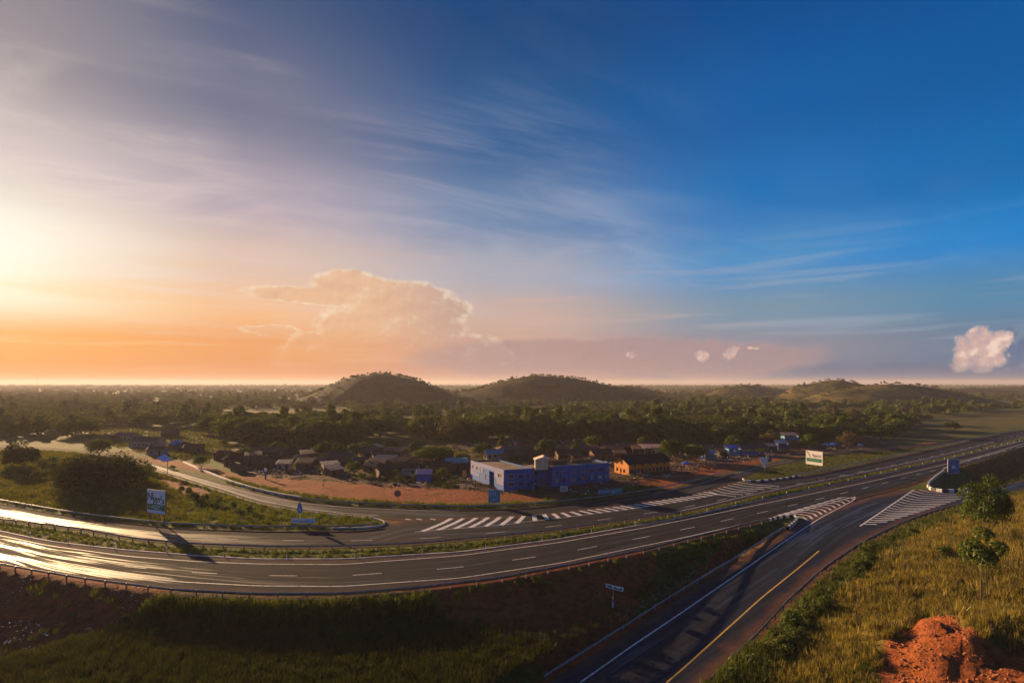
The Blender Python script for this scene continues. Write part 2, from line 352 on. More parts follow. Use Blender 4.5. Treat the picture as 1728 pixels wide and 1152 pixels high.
# land on either side of the roads
i_n = int(np.argmin(np.abs(wNL[:, 0] - unproj(1299, 876)[0])))
j_r = int(np.argmin(np.hypot(wRU[:, 0] - wNL[i_n][0], wRU[:, 1] - wNL[i_n][1])))
RAVINE = np.vstack([wNL[:i_n + 1], wRU[:j_r + 1][::-1], [(wRU[0][0], -80), (wNL[0][0] - 40, -80), (wNL[0][0] - 40, wNL[0][1])]])
HILLSIDE = np.vstack([wRL, [(wRL[-1][0], -80), (wRL[0][0], -80)]])
i_k = int(np.argmin(np.abs(wNL[:, 0] - unproj(1590, 797)[0]))); j_k = int(np.argmin(np.hypot(wRU[:, 0] - unproj(1590, 829)[0], wRU[:, 1] - unproj(1590, 829)[1])))
ISLAND_R = np.vstack([wNL[i_k:], wRU[j_k:][::-1]])
MOUND = (1e5, 1e5)
def ground(X, Y):
    X = np.asarray(X, float); Y = np.asarray(Y, float)
    near = (Y < 420) & (np.abs(X) < 420)
    out = np.zeros(X.shape); n1 = (fbm(X / 60, Y / 60, 4, 5) - .47)
    out = n1 * 3.0 * sst((np.hypot(X, Y) - 170) / 120)
    if near.any():
        x = X[near]; y = Y[near]
        sdR = seg_dist(POLY['R'], x, y); sdN = seg_dist(POLY['N'], x, y); sdA = seg_dist(POLY['A'], x, y); sdB = seg_dist(POLY['B'], x, y)
        rav = seg_dist(RAVINE, x, y) < 0; hil = seg_dist(HILLSIDE, x, y) < 0; isl = seg_dist(ISLAND_R, x, y) < 0
        rough = (fbm(x / 9, y / 9, 4, 1) - .47)
        b = out[near] + rough * 0.5
        b = np.where(rav, -8.2 + rough * 1.6 + 3.0 * sst((-x - 30) / 50), b)
        dl = np.maximum(sdR, 0)
        b = np.where(hil, 6.3 + rough * 2.4, b)
        b = np.where(isl, -5.0 + rough, b)
        zr = zramp(x, y)
        dd = lambda s, m: np.maximum(s - m, 0)
        loN = -0.05 - 0.62 * dd(sdN, 1.3) - 0.02; hiN = -0.05 + 0.25 * dd(sdN, 1.3)
        loR = zr - 0.05 - 0.55 * dd(sdR, 1.6); hiR = zr - 0.05 + np.where(rav | isl, 0.05, 0.20) * dd(sdR, 1.6)
        mA = np.minimum(sdA, sdB)
        loA = -0.05 - 0.4 * dd(mA, 1.0); hiA = -0.05 + 0.15 * dd(mA, 1.0)
        lo = np.maximum(loN, loR); hi = np.minimum(hiN, hiR)
        lo = np.where(sdR < sdN, loR, loN); z = np.clip(b, np.maximum(np.where(rav | isl, loN, -99), -99), 99)
        # embankment below the highway, then the ramp cut into it
        zN = np.clip(b, loN, hiN); zR_ = np.clip(b, loR, hiR); zA = np.clip(b, loA, hiA)
        wN = 1 / (np.maximum(sdN, 0) + .15) ** 2; wR = 1 / (np.maximum(sdR, 0) + .15) ** 2; wA = 1 / (np.maximum(mA, 0) + .15) ** 2
        tot = wN + wR + wA
        z = (zN * wN + zR_ * wR + zA * wA) / tot
        z = np.where(rav, np.where(sdR < 1.6, zr - .05, np.minimum(np.maximum(loN, np.minimum(b, 0)), np.where(hiR < loN, np.where(sdR < 4, (loN * (sdR - 1.6) + (zr - .05) * (4 - sdR)) / 2.4, loN), np.maximum(loN, np.minimum(b, hiR))))), z)
        z = np.where(hil & ~(sdR < 0), np.minimum(b, hiR), z)
        z = np.where(isl & (sdR > 0) & (sdN > 0), np.minimum(np.maximum(loN, b), np.maximum(hiR, loN * .5)), z)
        # red spoil mound on the hillside
        mx_, my_ = x - MOUND[0], y - MOUND[1]
        q = np.sqrt((mx_ / 12.5) ** 2 + (my_ / 8.5) ** 2) + (fbm(x / 4, y / 4, 4, 9) - .47) * .85
        z = z + np.where(hil, 2.7 * sst((1 - q) * 1.3) * (0.60 + 2.1 * np.abs(fbm(x / 3.2, y / 3.2, 4, 22) - .47)), 0)
        for sdx, zz in ((sdN, -.05), (mA, -.05)): z = np.where(sdx < 0, np.minimum(z, zz), z)
        z = np.where((sdN < 1.0) & (sdN > -.5) & ~(sdR < 0), -.05, z)
        z = np.where(sdR < 0.6, np.minimum(zr, np.where(sdR < 0, zr, z)) - .06, z)
        z = np.where((sdN < 0) | (mA < 0), -.06, z)
        out[near] = z
    return out
HILLS = [  # centre px, distance, half width px, peak px y, depth factor, skew
    (640, 760, 120, 631, .8, .1), (905, 800, 150, 634, .7, .25), (1060, 1050, 70, 652, .6, 0.1), (1262, 1000, 82, 649.5, .7, 0.0), (1408, 900, 88, 641, .8, 0.1), (1505, 740, 170, 648, .5, 0.0), (1740, 1500, 160, 652, .5, 0), (1640, 1250, 120, 655, .5, 0)]
def hill_params(h):
    px, D, hw, py, df, sk = h
    cx = (px - CX) * D / F; pk = H + (HY - py) * D / F; rx = hw * D / F * 1.55; return cx, D, rx, rx * df, pk, sk
def hill_h(X, Y, i):
    cx, cy, rx, ry, pk, sk = hill_params(HILLS[i])
    u = (X - cx) / rx; v = (Y - cy) / ry
    u = np.where(u > 0, u / (1 + sk * 1.4), u)
    n = fbm(X / (rx * .45) + i * 7, Y / (rx * .45), 4, 40 + i) - .47
    r = np.sqrt(u * u + v * v) + n * .30
    z = np.where(r < 1, 0.5 * (1 + np.cos(np.pi * np.clip(r, 0, 1) ** 0.98)), 0)
    return z * (pk + 3) * 1.0 * (1 + n * .12) - 3.0
def height(X, Y):
    g = ground(X, Y)
    for i in range(len(HILLS)): g = np.maximum(g, hill_h(X, Y, i))
    return g
def ray_ground(px, py, zf):
    """first point of the land along the line of sight through a pixel of the photograph"""
    dx_, dz_ = (px - CX) / F, -(py - HY) / F
    D = np.linspace(25, H / max(-dz_, .02) * 1.35 + 5, 1500); z = zf(D * dx_, D); k = int(np.argmax(H + D * dz_ <= z)); return float(D[k] * dx_), float(D[k]), float(z[k])
MOUND = ray_ground(1612, 1092, ground)[:2]
def wpoly(pts, z=0.0): return np.array([unproj(a, b, z) for a, b in pts])

# ------------------------------------------------------------------ zones of ground cover (real extents on the ground)
_rz = lambda pts: np.array([ray_ground(a, b, ground)[:2] for a, b in pts])
RED_ZONES = [wpoly([(230,772),(310,777),(400,800),(470,806),(560,812),(700,822),(800,826),(850,832),(960,834),(940,842),(860,850),(700,850),(600,846),(500,836),(400,812),(330,796),(260,782),(200,768)]),
             wpoly([(190,758),(205,760),(240,767),(230,769),(200,764)]),
             wpoly([(300,812),(360,832),(330,842),(280,822),(245,800)]),
             wpoly([(1040,815),(1140,800),(1200,785),(1300,772),(1400,762),(1500,752),(1580,743),(1580,747),(1391,762),(1290,780),(1245,792),(1173,812),(1110,827)]),
             wpoly([(655,879),(690,878),(705,890),(670,892)]),
             np.array([unproj(a, b, -5) for a, b in [(0,985),(170,1010),(270,1022),(300,1050),(180,1088),(80,1120),(-60,1150),(-300,1150),(-300,990)]]),
             np.array([unproj(a, b, -5) for a, b in [(700,1010),(900,990),(1040,965),(1120,985),(1060,1040),(960,1090),(860,1100),(740,1070)]]),
             np.array([unproj(a, b, -4.5) for a, b in [(1010,1075),(1160,985),(1240,930),(1262,938),(1160,1004),(1060,1068),(900,1160),(880,1150)]]),
             _rz([(1470,1165),(1490,1095),(1540,1045),(1600,1040),(1660,1072),(1728,1105),(1760,1140),(1740,1230),(1480,1230)]),
             wpoly([(1600,780),(1740,752),(1740,776),(1640,792)])]
VILLAGE = wpoly([(350,758),(420,752),(560,752),(700,752),(860,742),(1000,742),(1130,745),(1230,752),(1300,742),(1480,742),(1500,750),(1300,772),(1130,806),(1000,834),(840,832),(700,824),(560,812),(400,800)])
VILLAGE2 = wpoly([(150,722),(330,722),(390,748),(390,775),(300,772),(220,756),(150,745)])
GOLD = [wpoly([(370,694),(470,692),(600,697),(640,704),(600,712),(480,711),(380,704)]), wpoly([(640,735),(700,728),(700,760),(640,768),(620,750)]), wpoly([(1340,694),(1480,692),(1500,700),(1400,706)]),
        wpoly([(1560,702),(1728,692),(1860,700),(1860,720),(1728,716),(1600,738),(1500,742),(1540,722)]), wpoly([(1180,706),(1250,704),(1260,710),(1190,713)]), wpoly([(1000,712),(1090,706),(1110,716),(1020,720)])]
def zmask(polys, X, Y, soft):
    m = np.zeros(X.shape)
    for p in polys: m = np.maximum(m, sst(0.5 - seg_dist(p, X, Y) / (2 * soft)))
    return m

# ------------------------------------------------------------------ terrain sheet
def axis(lo, a, b, hi, step, g=1.07):
    mid = list(np.arange(a, b, step)); up = [b]; s = step
    while up[-1] < hi: s *= g; up.append(up[-1] + s)
    dn = [a]; s = step
    while dn[-1] > lo: s *= g; dn.append(dn[-1] - s)
    return np.array(dn[:0:-1] + mid + up)
gx = axis(-11500, -115, 175, 11500, 1.0, 1.075); gy = axis(-2600, 34, 180, 11500, 1.0, 1.05)
GX, GY = np.meshgrid(gx, gy)
GZ = ground(GX, GY)
red = zmask(RED_ZONES, GX, GY, 2.2); vil = np.maximum(zmask([VILLAGE], GX, GY, 5), .25 * zmask([VILLAGE2], GX, GY, 9)); gold = zmask(GOLD, GX, GY, 8)
sdR_ = seg_dist(POLY['R'], GX, GY); hilm = seg_dist(HILLSIDE, GX, GY); ravm = seg_dist(RAVINE, GX, GY)
sdN_ = seg_dist(POLY['N'], GX, GY); sdB_ = seg_dist(POLY['B'], GX, GY); sdA_ = seg_dist(POLY['A'], GX, GY)
verge = np.maximum(sst(1 - np.abs(sdR_) / 3.0), sst(1 - np.abs(sdN_ ) / 2.6)) * 0.85
verge = np.maximum(verge, sst(1 - np.abs(np.minimum(sdB_, 99)) / 1.6) * .6)
soil = np.clip(np.maximum(np.maximum(red, verge), vil * 0.85), 0, 1)
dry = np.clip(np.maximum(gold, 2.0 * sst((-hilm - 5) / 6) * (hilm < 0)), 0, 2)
shade_red = np.clip(red, 0, 1)
M_gr, t, b, out = material('ground_soil_and_grass')
at = t.node('ShaderNodeAttribute', attribute_name='zone'); zs = t.sep(at.outputs['Vector'])
geo = t.node('ShaderNodeNewGeometry'); pos = geo.outputs['Position']
na = t.noise(pos, 0.9, 6, 0.68); nb = t.noise(pos, 0.07, 5, 0.6); nc_ = t.noise(pos, 0.006, 5, 0.62); nd = t.noise(t.vscale(pos, (0.25, 0.25, 1)), 1.0, 6, 0.7)
soilm = t.ss(t.m('ADD', zs[0], t.m('MULTIPLY', t.m('SUBTRACT', nd, 0.5), 1.1)), 0.34, 0.66)
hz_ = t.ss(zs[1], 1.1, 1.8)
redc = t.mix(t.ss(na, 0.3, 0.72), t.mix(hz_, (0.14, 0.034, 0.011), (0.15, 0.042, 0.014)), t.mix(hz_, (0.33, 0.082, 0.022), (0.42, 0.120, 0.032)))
brn = t.mix(t.ss(na, 0.3, 0.7), (0.050, 0.026, 0.015), (0.110, 0.052, 0.026))
soilc = t.mix(t.ss(t.m('ADD', zs[2], t.m('MULTIPLY', t.m('SUBTRACT', nb, 0.5), 0.8)), 0.3, 0.7), brn, redc)
# wheel ruts in the soil
rut = t.noise(t.vscale(pos, (0.10, 0.9, 1)), 1.0, 4, 0.6, 0.4)
soilc = t.mix(t.m('MULTIPLY', t.ss(rut, 0.5, 0.68), 0.45), soilc, (0.26, 0.085, 0.032))
gre = t.mix(t.ss(na, 0.28, 0.72), (0.040, 0.052, 0.009), (0.115, 0.130, 0.020))
gol = t.mix(t.ss(na, 0.28, 0.72), (0.075, 0.058, 0.014), (0.16, 0.115, 0.025))
gol = t.mix(t.ss(t.noise(pos, 0.035, 6, 0.72), 0.40, 0.60), gol, t.mix(na, (0.05, 0.055, 0.012), (0.10, 0.10, 0.02)))
gol = t.mix(hz_, gol, t.mix(na, (0.10, 0.070, 0.016), (0.26, 0.18, 0.04)))
gm = t.ss(t.m('ADD', zs[1], t.m('ADD', t.m('MULTIPLY', t.m('SUBTRACT', nb, 0.5), 0.9), t.m('MULTIPLY', t.m('SUBTRACT', nc_, 0.5), 0.6))), 0.3, 0.75)
grass = t.mix(gm, gre, gol)
t.put(b.inputs['Base Color'], t.mix(soilm, grass, soilc)); b.inputs['Roughness'].default_value = 0.95; b.inputs['Specular IOR Level'].default_value = 0.15
bump(t, b, t.m('ADD', na, t.m('MULTIPLY', nd, 1.5)), 0.9, 0.35)
ny, nx = GX.shape
idx = np.arange(nx * ny).reshape(ny, nx)
Q = np.stack([idx[:-1, :-1], idx[:-1, 1:], idx[1:, 1:], idx[1:, :-1]], -1).reshape(-1, 4)
gxf = lambda v: np.clip(np.interp(v, gx, np.arange(len(gx))), 0, len(gx) - 1.001); gyf = lambda v: np.clip(np.interp(v, gy, np.arange(len(gy))), 0, len(gy) - 1.001)
def lut(G, x, y):
    u, v = gxf(x), gyf(y); i = u.astype(int); j = v.astype(int); u = u - i; v = v - j
    return (G[j, i] * (1 - u) + G[j, i + 1] * u) * (1 - v) + (G[j + 1, i] * (1 - u) + G[j + 1, i + 1] * u) * v
CLEAR = np.minimum(np.minimum(sdR_, sdN_), np.minimum(sdA_, sdB_)); REDG = red
def height(X, Y):
    X = np.asarray(X, float); Y = np.asarray(Y, float); g = lut(GZ, X, Y)
    for i in range(len(HILLS)): g = np.maximum(g, hill_h(X, Y, i))
    return g
def place(px, py, z0=0.0): return ray_ground(px, py, lambda x, y: lut(GZ, x, y))
def hz(x, y): return float(lut(GZ, np.array([x]), np.array([y]))[0])
me = npmesh('ground', np.stack([GX.ravel(), GY.ravel(), GZ.ravel()], 1), Q, M_gr, True)
ca_ = me.attributes.new('zone', 'FLOAT_VECTOR', 'POINT'); ca_.data.foreach_set('vector', np.stack([soil.ravel(), dry.ravel(), shade_red.ravel()], 1).astype(np.float32).ravel())
tag(mesh_obj('ground', me), kind='structure')
# ------------------------------------------------------------------ hills
def hill_mat(name, c1, c2, c3):
    m, t, b, out = material(name)
    geo = t.node('ShaderNodeNewGeometry'); p = geo.outputs['Position']
    n1 = t.noise(p, 0.035, 6, 0.7); n2 = t.noise(p, 0.2, 5, 0.7)
    c = t.mix(t.ss(n2, 0.35, 0.65), c1, c2); c = t.mix(t.ss(n1, 0.42, 0.62), c, c3)
    t.put(b.inputs['Base Color'], c); b.inputs['Roughness'].default_value = 0.95; b.inputs['Specular IOR Level'].default_value = 0.1
    bump(t, b, n2, 0.8, 2.5); return m
M_hA = hill_mat('hill_scrub', (0.036, 0.027, 0.013), (0.060, 0.042, 0.018), (0.018, 0.022, 0.008))
M_hB = hill_mat('hill_dry_grass', (0.13, 0.10, 0.028), (0.20, 0.15, 0.042), (0.045, 0.048, 0.013))
for i, h in enumerate(HILLS):
    cx_, cy_, rx, ry, pk, sk = hill_params(h)
    xs = np.linspace(cx_ - rx * 1.3, cx_ + rx * (1.35 + sk * 1.8), 90); ys = np.linspace(cy_ - ry * 1.35, cy_ + ry * 1.35, 56)
    X, Y = np.meshgrid(xs, ys); Z = hill_h(X, Y, i)
    n = 90; idx = np.arange(X.size).reshape(X.shape)
    Q = np.stack([idx[:-1, :-1], idx[:-1, 1:], idx[1:, 1:], idx[1:, :-1]], -1).reshape(-1, 4)
    keep = Z.ravel()[Q].max(1) > -2.5
    tag(mesh_obj('hill', npmesh('hill', np.stack([X.ravel(), Y.ravel(), Z.ravel()], 1), Q[keep], M_hA if i < 3 or i > 5 else M_hB, True)), kind='structure')

# ------------------------------------------------------------------ asphalt
def asphalt(name, wet, dust, base=(0.017, 0.018, 0.023), spec=0.07, rough=0.96):
    m, t, b, out = material(name)
    uv = t.node('ShaderNodeUVMap', uv_map='along'); us = t.sep(uv.outputs[0])
    geo = t.node('ShaderNodeNewGeometry'); p = geo.outputs['Position']
    fine = t.noise(p, 5.0, 4, 0.7); blot = t.noise(p, 0.22, 5, 0.6)
    strk = t.noise(t.comb(t.m('MULTIPLY', us[1], 1.3), t.m('MULTIPLY', us[0], 0.035), 0), 1.0, 5, 0.62, 0.15)
    strk2 = t.noise(t.comb(t.m('MULTIPLY', us[1], 4.0), t.m('MULTIPLY', us[0], 0.02), 5), 1.0, 4, 0.6, 0.1)
    pat = t.noise(t.comb(t.m('MULTIPLY', us[1], 0.22), t.m('MULTIPLY', us[0], 0.03), 9), 1.0, 5, 0.65, 0.6)
    c = t.mix(t.ss(strk, 0.35, 0.65), tuple(v * .58 for v in base), tuple(v * 1.5 for v in base))
    cr = t.node('ShaderNodeTexVoronoi', feature='DISTANCE_TO_EDGE'); t.put(cr.inputs['Vector'], t.comb(t.m('ADD', t.m('MULTIPLY', us[0], .16), t.m('MULTIPLY', blot, 1.4)), t.m('ADD', t.m('MULTIPLY', us[1], .42), fine), 0)); cr.inputs['Scale'].default_value = 1.0
    c = t.mix(t.m('MULTIPLY', t.ss(cr.outputs['Distance'], .035, .008), t.m('MULTIPLY', t.ss(blot, .46, .6), .7)), c, (0.008, 0.008, 0.009))
    c = t.mix(t.m('MULTIPLY', t.ss(t.noise(t.comb(t.m('MULTIPLY', us[0], .05), t.m('MULTIPLY', us[1], .30), 3), 1.0, 2, .5), .60, .63), .45), c, tuple(v * .5 for v in base))
    c = t.mix(t.m('MULTIPLY', t.ss(fine, 0.4, 0.7), 0.35), c, tuple(v * 1.9 for v in base))
    # red dust lying towards the edges (third uv value is carried in 'edge')
    ea = t.node('ShaderNodeAttribute', attribute_name='edge')
    e = t.m('ADD', ea.outputs['Fac'], t.m('MULTIPLY', t.m('SUBTRACT', blot, 0.5), 0.9))
    dm = t.m('MULTIPLY', t.ss(e, 0.56, 1.0), dust)
    c = t.mix(dm, c, t.mix(fine, (0.085, 0.040, 0.025), (0.15, 0.066, 0.038)))
    c = t.mix(t.m('MULTIPLY', t.ss(strk2, 0.56, 0.68), 0.25), c, (0.10, 0.075, 0.06))
    t.put(b.inputs['Base Color'], c)
    wa = t.node('ShaderNodeAttribute', attribute_name='wet')
    pw = t.ss(t.m('ADD', wa.outputs['Fac'], t.m('ADD', t.m('MULTIPLY', t.m('SUBTRACT', pat, 0.5), 0.9), t.m('MULTIPLY', t.m('SUBTRACT', strk, 0.5), 1.9))), 0.44, 0.62)
    rg = t.m('ADD', t.m('SUBTRACT', rough, t.m('MULTIPLY', pw, rough - 0.50)), t.m('MULTIPLY', fine, 0.06), clamp=True)
    t.put(b.inputs['Specular IOR Level'], t.m('ADD', spec, t.m('MULTIPLY', pw, wet)))
    t.put(b.inputs['Roughness'], rg); 
    bump(t, b, fine, 0.35, 0.02)
    return m
M_as1 = asphalt('asphalt_polished', 0.12, 0.6); M_as2 = asphalt('asphalt_highway', 0.10, 0.6); M_as3 = asphalt('asphalt_village', 0.4, 0.7); M_as4 = asphalt('asphalt_ramp', 0.25, 0.9, (0.014, 0.018, 0.027), 0.10, 0.68)
def resample(P, n):
    P = np.asarray(P); s = np.r_[0, np.cumsum(np.linalg.norm(np.diff(P, axis=0), axis=1))]
    q = np.linspace(0, s[-1], n); return np.stack([np.interp(q, s, P[:, k]) for k in range(P.shape[1])], 1)
def ribbon(name, U, L, mat, z, n=None, across=9, kind='structure', zf=None, edgepow=1.0, wetf=None):
    U = np.asarray(U); L = np.asarray(L); n = len(U)
    if len(L) != n: L = resample(L, n)
    V = []; E = []; UV = []
    mid = (U + L) / 2; s = np.r_[0, np.cumsum(np.linalg.norm(np.diff(mid, axis=0), axis=1))]
    for i in range(n):
        w = np.linalg.norm(U[i] - L[i])
        for j in range(across):
            q = j / (across - 1); p = U[i] * (1 - q) + L[i] * q
            V.append((p[0], p[1], (zf(p[0], p[1]) if zf else 0) + z)); E.append(abs(2 * q - 1) ** edgepow); UV.append((s[i], q * w))
    idx = np.arange(n * across).reshape(n, across)
    Q = np.stack([idx[:-1, :-1], idx[:-1, 1:], idx[1:, 1:], idx[1:, :-1]], -1).reshape(-1, 4)[:, ::-1]
    V = np.array(V)
    a, b_, c_ = V[Q[0][0]], V[Q[0][1]], V[Q[0][2]]
    if np.cross(b_ - a, c_ - a)[2] < 0: Q = Q[:, ::-1]
    me = npmesh(name, V, Q, mat, False)
    if wetf:
        qq = np.tile(np.arange(across) / (across - 1), n); pxx = CX + F * V[:, 0] / np.maximum(V[:, 1], 5)
        aw = me.attributes.new('wet', 'FLOAT', 'POINT'); aw.data.foreach_set('value', np.clip(wetf(pxx, qq), 0, 1).astype(np.float32))
    at_ = me.attributes.new('edge', 'FLOAT', 'POINT'); at_.data.foreach_set('value', np.array(E, np.float32))
    uvl = me.uv_layers.new(name='along'); UV = np.array(UV, np.float32); uvl.data.foreach_set('uv', UV[Q.ravel()].ravel())
    return tag(mesh_obj(name, me), kind=kind)
# pair points of both edges by pixel column so cross lines stay short
# where rain water still stands on the lanes
band = lambda q, a, b, s=.12: sst((q - a) / s) * sst((b - q) / s)
wetA = lambda p, q: band(q, .22, .92) * (.25 + .42 * sst((620 - p) / 260)) * (p < 900) + band(q, .1, .9) * (p >= 620) * (.30 + .12 * sst((p - 1000) / 300))
wetN = lambda p, q: .52 * band(q, .62, .98, .08) * sst((330 - p) / 120) + band(q, .15, .88) * (.30 + .12 * sst((p - 1100) / 300)) + .22 * sst((400 - p) / 300) * band(q, .15, .6)
wetB = lambda p, q: band(q, .15, .9) * (.35 + .28 * sst((650 - p) / 200)) * sst((p - 200) / 80)
wetR = lambda p, q: .32 * band(q, .05, .8, .25) + .27 * band(q, .05, .7, .25) * band(p, 1250, 1540, 120) + .3 * (p > 1640) * band(q, .1, .9)
roadA = ribbon('highway_far_carriageway', wAU, wAL[:len(wAU)], M_as1, 0.0, wetf=wetA)
roadN = ribbon('highway_near_carriageway', wNU, wNL, M_as2, 0.004, edgepow=1.6, wetf=wetN)
roadB = ribbon('village_road', wBU, wBL, M_as3, 0.008, wetf=wetB)
roadR = ribbon('slip_road', wRU, wRL, M_as4, 0.012, across=13, zf=lambda x, y: float(zramp(x, y)), edgepow=1.3, wetf=wetR)

# ------------------------------------------------------------------ painted markings
def paint(name, c, wear):
    m, t, b, out = material(name); geo = t.node('ShaderNodeNewGeometry')
    n = t.noise(geo.outputs['Position'], 2.2, 6, 0.75)
    t.put(b.inputs['Base Color'], t.mix(t.m('MULTIPLY', t.ss(n, 0.42, 0.66), wear), c, (0.12, 0.09, 0.075))); b.inputs['Roughness'].default_value = 0.7
    return m
M_wp = paint('white_road_paint', (0.72, 0.68, 0.64), 0.75); M_yp = paint('yellow_road_paint', (0.62, 0.36, 0.04), 0.6)
def strip_world(P, w):
    P = np.asarray(P, float); d = np.gradient(P, axis=0); d /= np.linalg.norm(d, axis=1)[:, None] + 1e-9
    nrm = np.stack([-d[:, 1], d[:, 0]], 1); return P + nrm * w / 2, P - nrm * w / 2
def mark(name, P, w, mat, parent, z, zf=None):
    a, c = strip_world(P, w); n = len(a)
    zz = lambda p: (float(zf(p[0], p[1])) if zf else 0) + z
    V = [(p[0], p[1], zz(p)) for p in a] + [(p[0], p[1], zz(p)) for p in c]
    Q = [(i, n + i, n + i + 1, i + 1) for i in range(n - 1)]
    me = npmesh(name, V, Q, mat); o = mesh_obj(name, me, parent); return o
def pline(pts, step=12, zf=None, it=2):
    xs = np.array(pts, float); s = np.r_[0, np.cumsum(np.linalg.norm(np.diff(xs, axis=0), axis=1))]
    q = np.linspace(0, s[-1], max(3, int(s[-1] / step))); P = np.stack([smooth1(np.interp(q, s, xs[:, k]), 2, it) for k in (0, 1)], 1)
    return np.array([unproj_f(a, b_, zf, -1)[:2] if zf else unproj(a, b_) for a, b_ in P])
ZM = 0.020
NUL = [(-60,895),(0,903),(80,920),(117,925),(213,938),(333,947),(433,951),(576,952),(776,937),(943,915),(1100,888),(1282,851),(1464,813),(1645,772),(1728,748)]
NLL = [(-60,930),(0,938),(100,955),(200,970),(300,981),(433,988),(576,989),(776,975),(943,950),(1152,907),(1285,877),(1330,868),(1385,853),(1420,843),(1442,838)]
mark('edge_line', pline(NUL), 0.22, M_wp, roadN, ZM); mark('edge_line', pline(NLL), 0.22, M_wp, roadN, ZM)
mark('edge_line', pline([(1728,752),(1645,773),(1610,784),(1590,791)]), 0.25, M_wp, roadN, ZM)
def dashes(centre, parent, L=4.2, gap=11.5, w=0.17, zf=None, mat=M_wp, z=ZM, off=0.0):
    P = resample(pline(centre, 10, zf), 600); s = np.r_[0, np.cumsum(np.linalg.norm(np.diff(P, axis=0), axis=1))]; q = off
    while q + L < s[-1]:
        k = np.linspace(q, q + L, 4); mark('lane_dash', np.stack([np.interp(k, s, P[:, 0]), np.interp(k, s, P[:, 1])], 1), w, mat, parent, z, zf); q += L + gap
NC = [(x, .47 * interp_px(NUL, [x])[0] + .53 * interp_px(NLL if x < 1300 else [(1300,873),(1427,840),(1573,800),(1728,752)], [x])[0]) for x in range(-40, 1728, 40)]
dashes(NC, roadN, 4.4, 8.6)
ACn = [(x, .45 * interp_px([(0,850),(290,890),(576,897),(700,897),(852,886),(959,873),(1084,857),(1209,835),(1300,817),(1464,786),(1728,728)], [x])[0] + .55 * interp_px(AL, [x])[0]) for x in range(0, 1728, 40)]
dashes(ACn, roadA, 4.0, 9.0)
mark('edge_line', pline([(x, interp_px(AL, [x])[0] - 4) for x in range(0, 1728, 60)]), 0.18, M_wp, roadA, ZM)
mark('edge_line', pline([(1100,833.5),(1173,818.5),(1245,797),(1282,787.5),(1340,777)]), 0.18, M_wp, roadB, ZM)
mark('edge_line', pline([(245,786),(310,805),(375,824),(432,843),(507,857),(582,866),(640,870)]), 0.18, M_wp, roadB, ZM)
mark('edge_line', pline([(250,782),(310,800),(375,818),(432,834),(507,848.5),(582,855.5),(682,860),(776,862)]), 0.15, M_wp, roadB, ZM)
# slip road lines
mark('edge_line', pline([(979,1151),(1060,1094),(1152,1032),(1252,963),(1339,903),(1385,873),(1425,852),(1446,841),(1449,838.5),(1442,837.5)], 10, zramp, 1), 0.24, M_wp, roadR, ZM + .006, zramp)
mark('centre_line', pline([(1125,1151),(1152,1128),(1285,1008),(1350,956),(1382,929)], 10, zramp), 0.22, M_yp, roadR, ZM + .006, zramp)
mark('edge_line', pline([(1451,887.5),(1554,818)], 8, zramp, 0), 0.3, M_wp, roadR, ZM + .006, zramp)
mark('edge_line', pline([(1490,882),(1560,864),(1632,833)], 8, zramp, 0)[:2] , 0.01, M_wp, roadR, ZM + .006, zramp)
# long hatched gore between the village road and the highway
hup = [(710,874),(776,874.5),(883,870.5),(952,864.5),(1010,858),(1070,850.5),(1160,837),(1209,824),(1245,812)]
hlo = [(700,897),(774,891),(852,885),(899,879),(959,872),(1024,864),(1084,856),(1160,844),(1209,834.5),(1304,820)]
mark('edge_line', pline(hlo), 0.16, M_wp, roadA, ZM)
tops = [762,782,804,824,844,864,884,901,918,933,948,963,978,992,1006,1020,1034,1047,1059,1071,1083,1095,1106,1117,1128,1138,1148,1158,1168,1178,1187]
for k, xt in enumerate(tops):
    q = k / 8.0
    xb = xt - 50 * max(0, 1 - q) + (min(24, 6 + (k - 8) * 4) if k >= 7 else 0) * 1.0
    if k == 7: xb = xt + 2
    yt = interp_px(hup, [xt])[0]; yb = interp_px(hlo, [xb])[0]
    if k < 7: pts = [(xt, yt), (xt - (xt - xb) * .28, yt + (yb - yt) * .35), (xb + (xt-xb)*.2, yb - (yb-yt)*.15), (xb, yb)]
    else: pts = [(xt, yt), ((xt + xb) / 2, (yt + yb) / 2 - .3), (xb, yb)]
    mark('hatch_stripe', pline(pts, 3, None, 1), 1.0 if k < 12 else 0.85, M_wp, roadA, ZM + .004)
for k in range(7):   # fan of curved stripes at the village gore nose
    x0 = 1196 + k * 8; y0 = 829 - k * 2.6
    mark('hatch_stripe', pline([(x0, y0), (x0 + 18 + k * 1.5, y0 + 5.5 - k * .25), (x0 + 46 + k * 4, y0 + 8.5 - k * .3)], 4, None, 1), 0.55, M_wp, roadA, ZM + .006)
for x in (690, 709, 732): mark('lane_dash', pline([(x - 6, 875), (x + 3, 876.5)], 3), 0.5, M_wp, roadA, ZM)
# curved stripes beyond the near kerb nose
for k in range(11):
    q = k / 10; lx = 1363 + (1441 - 1363) * q; ly = 879 + (842 - 879) * q        # on the right hand line
    tx = lx - (26 - 14 * q) ; ty = ly - (9.5 - 7.0 * q); sx = lx - (62 - 34 * q); sy = ty - .5 + (3.2 - 1.6 * q)
    mark('hatch_stripe', pline([(sx, sy), ((sx + tx) / 2, (sy + ty) / 2 - 1.2), (tx, ty), (lx - 5 + 2 * q, (ly + ty) / 2 - 1), (lx, ly)], 3, zramp, 1), 0.62 - .14 * q, M_wp, roadR, ZM + .010, zramp)
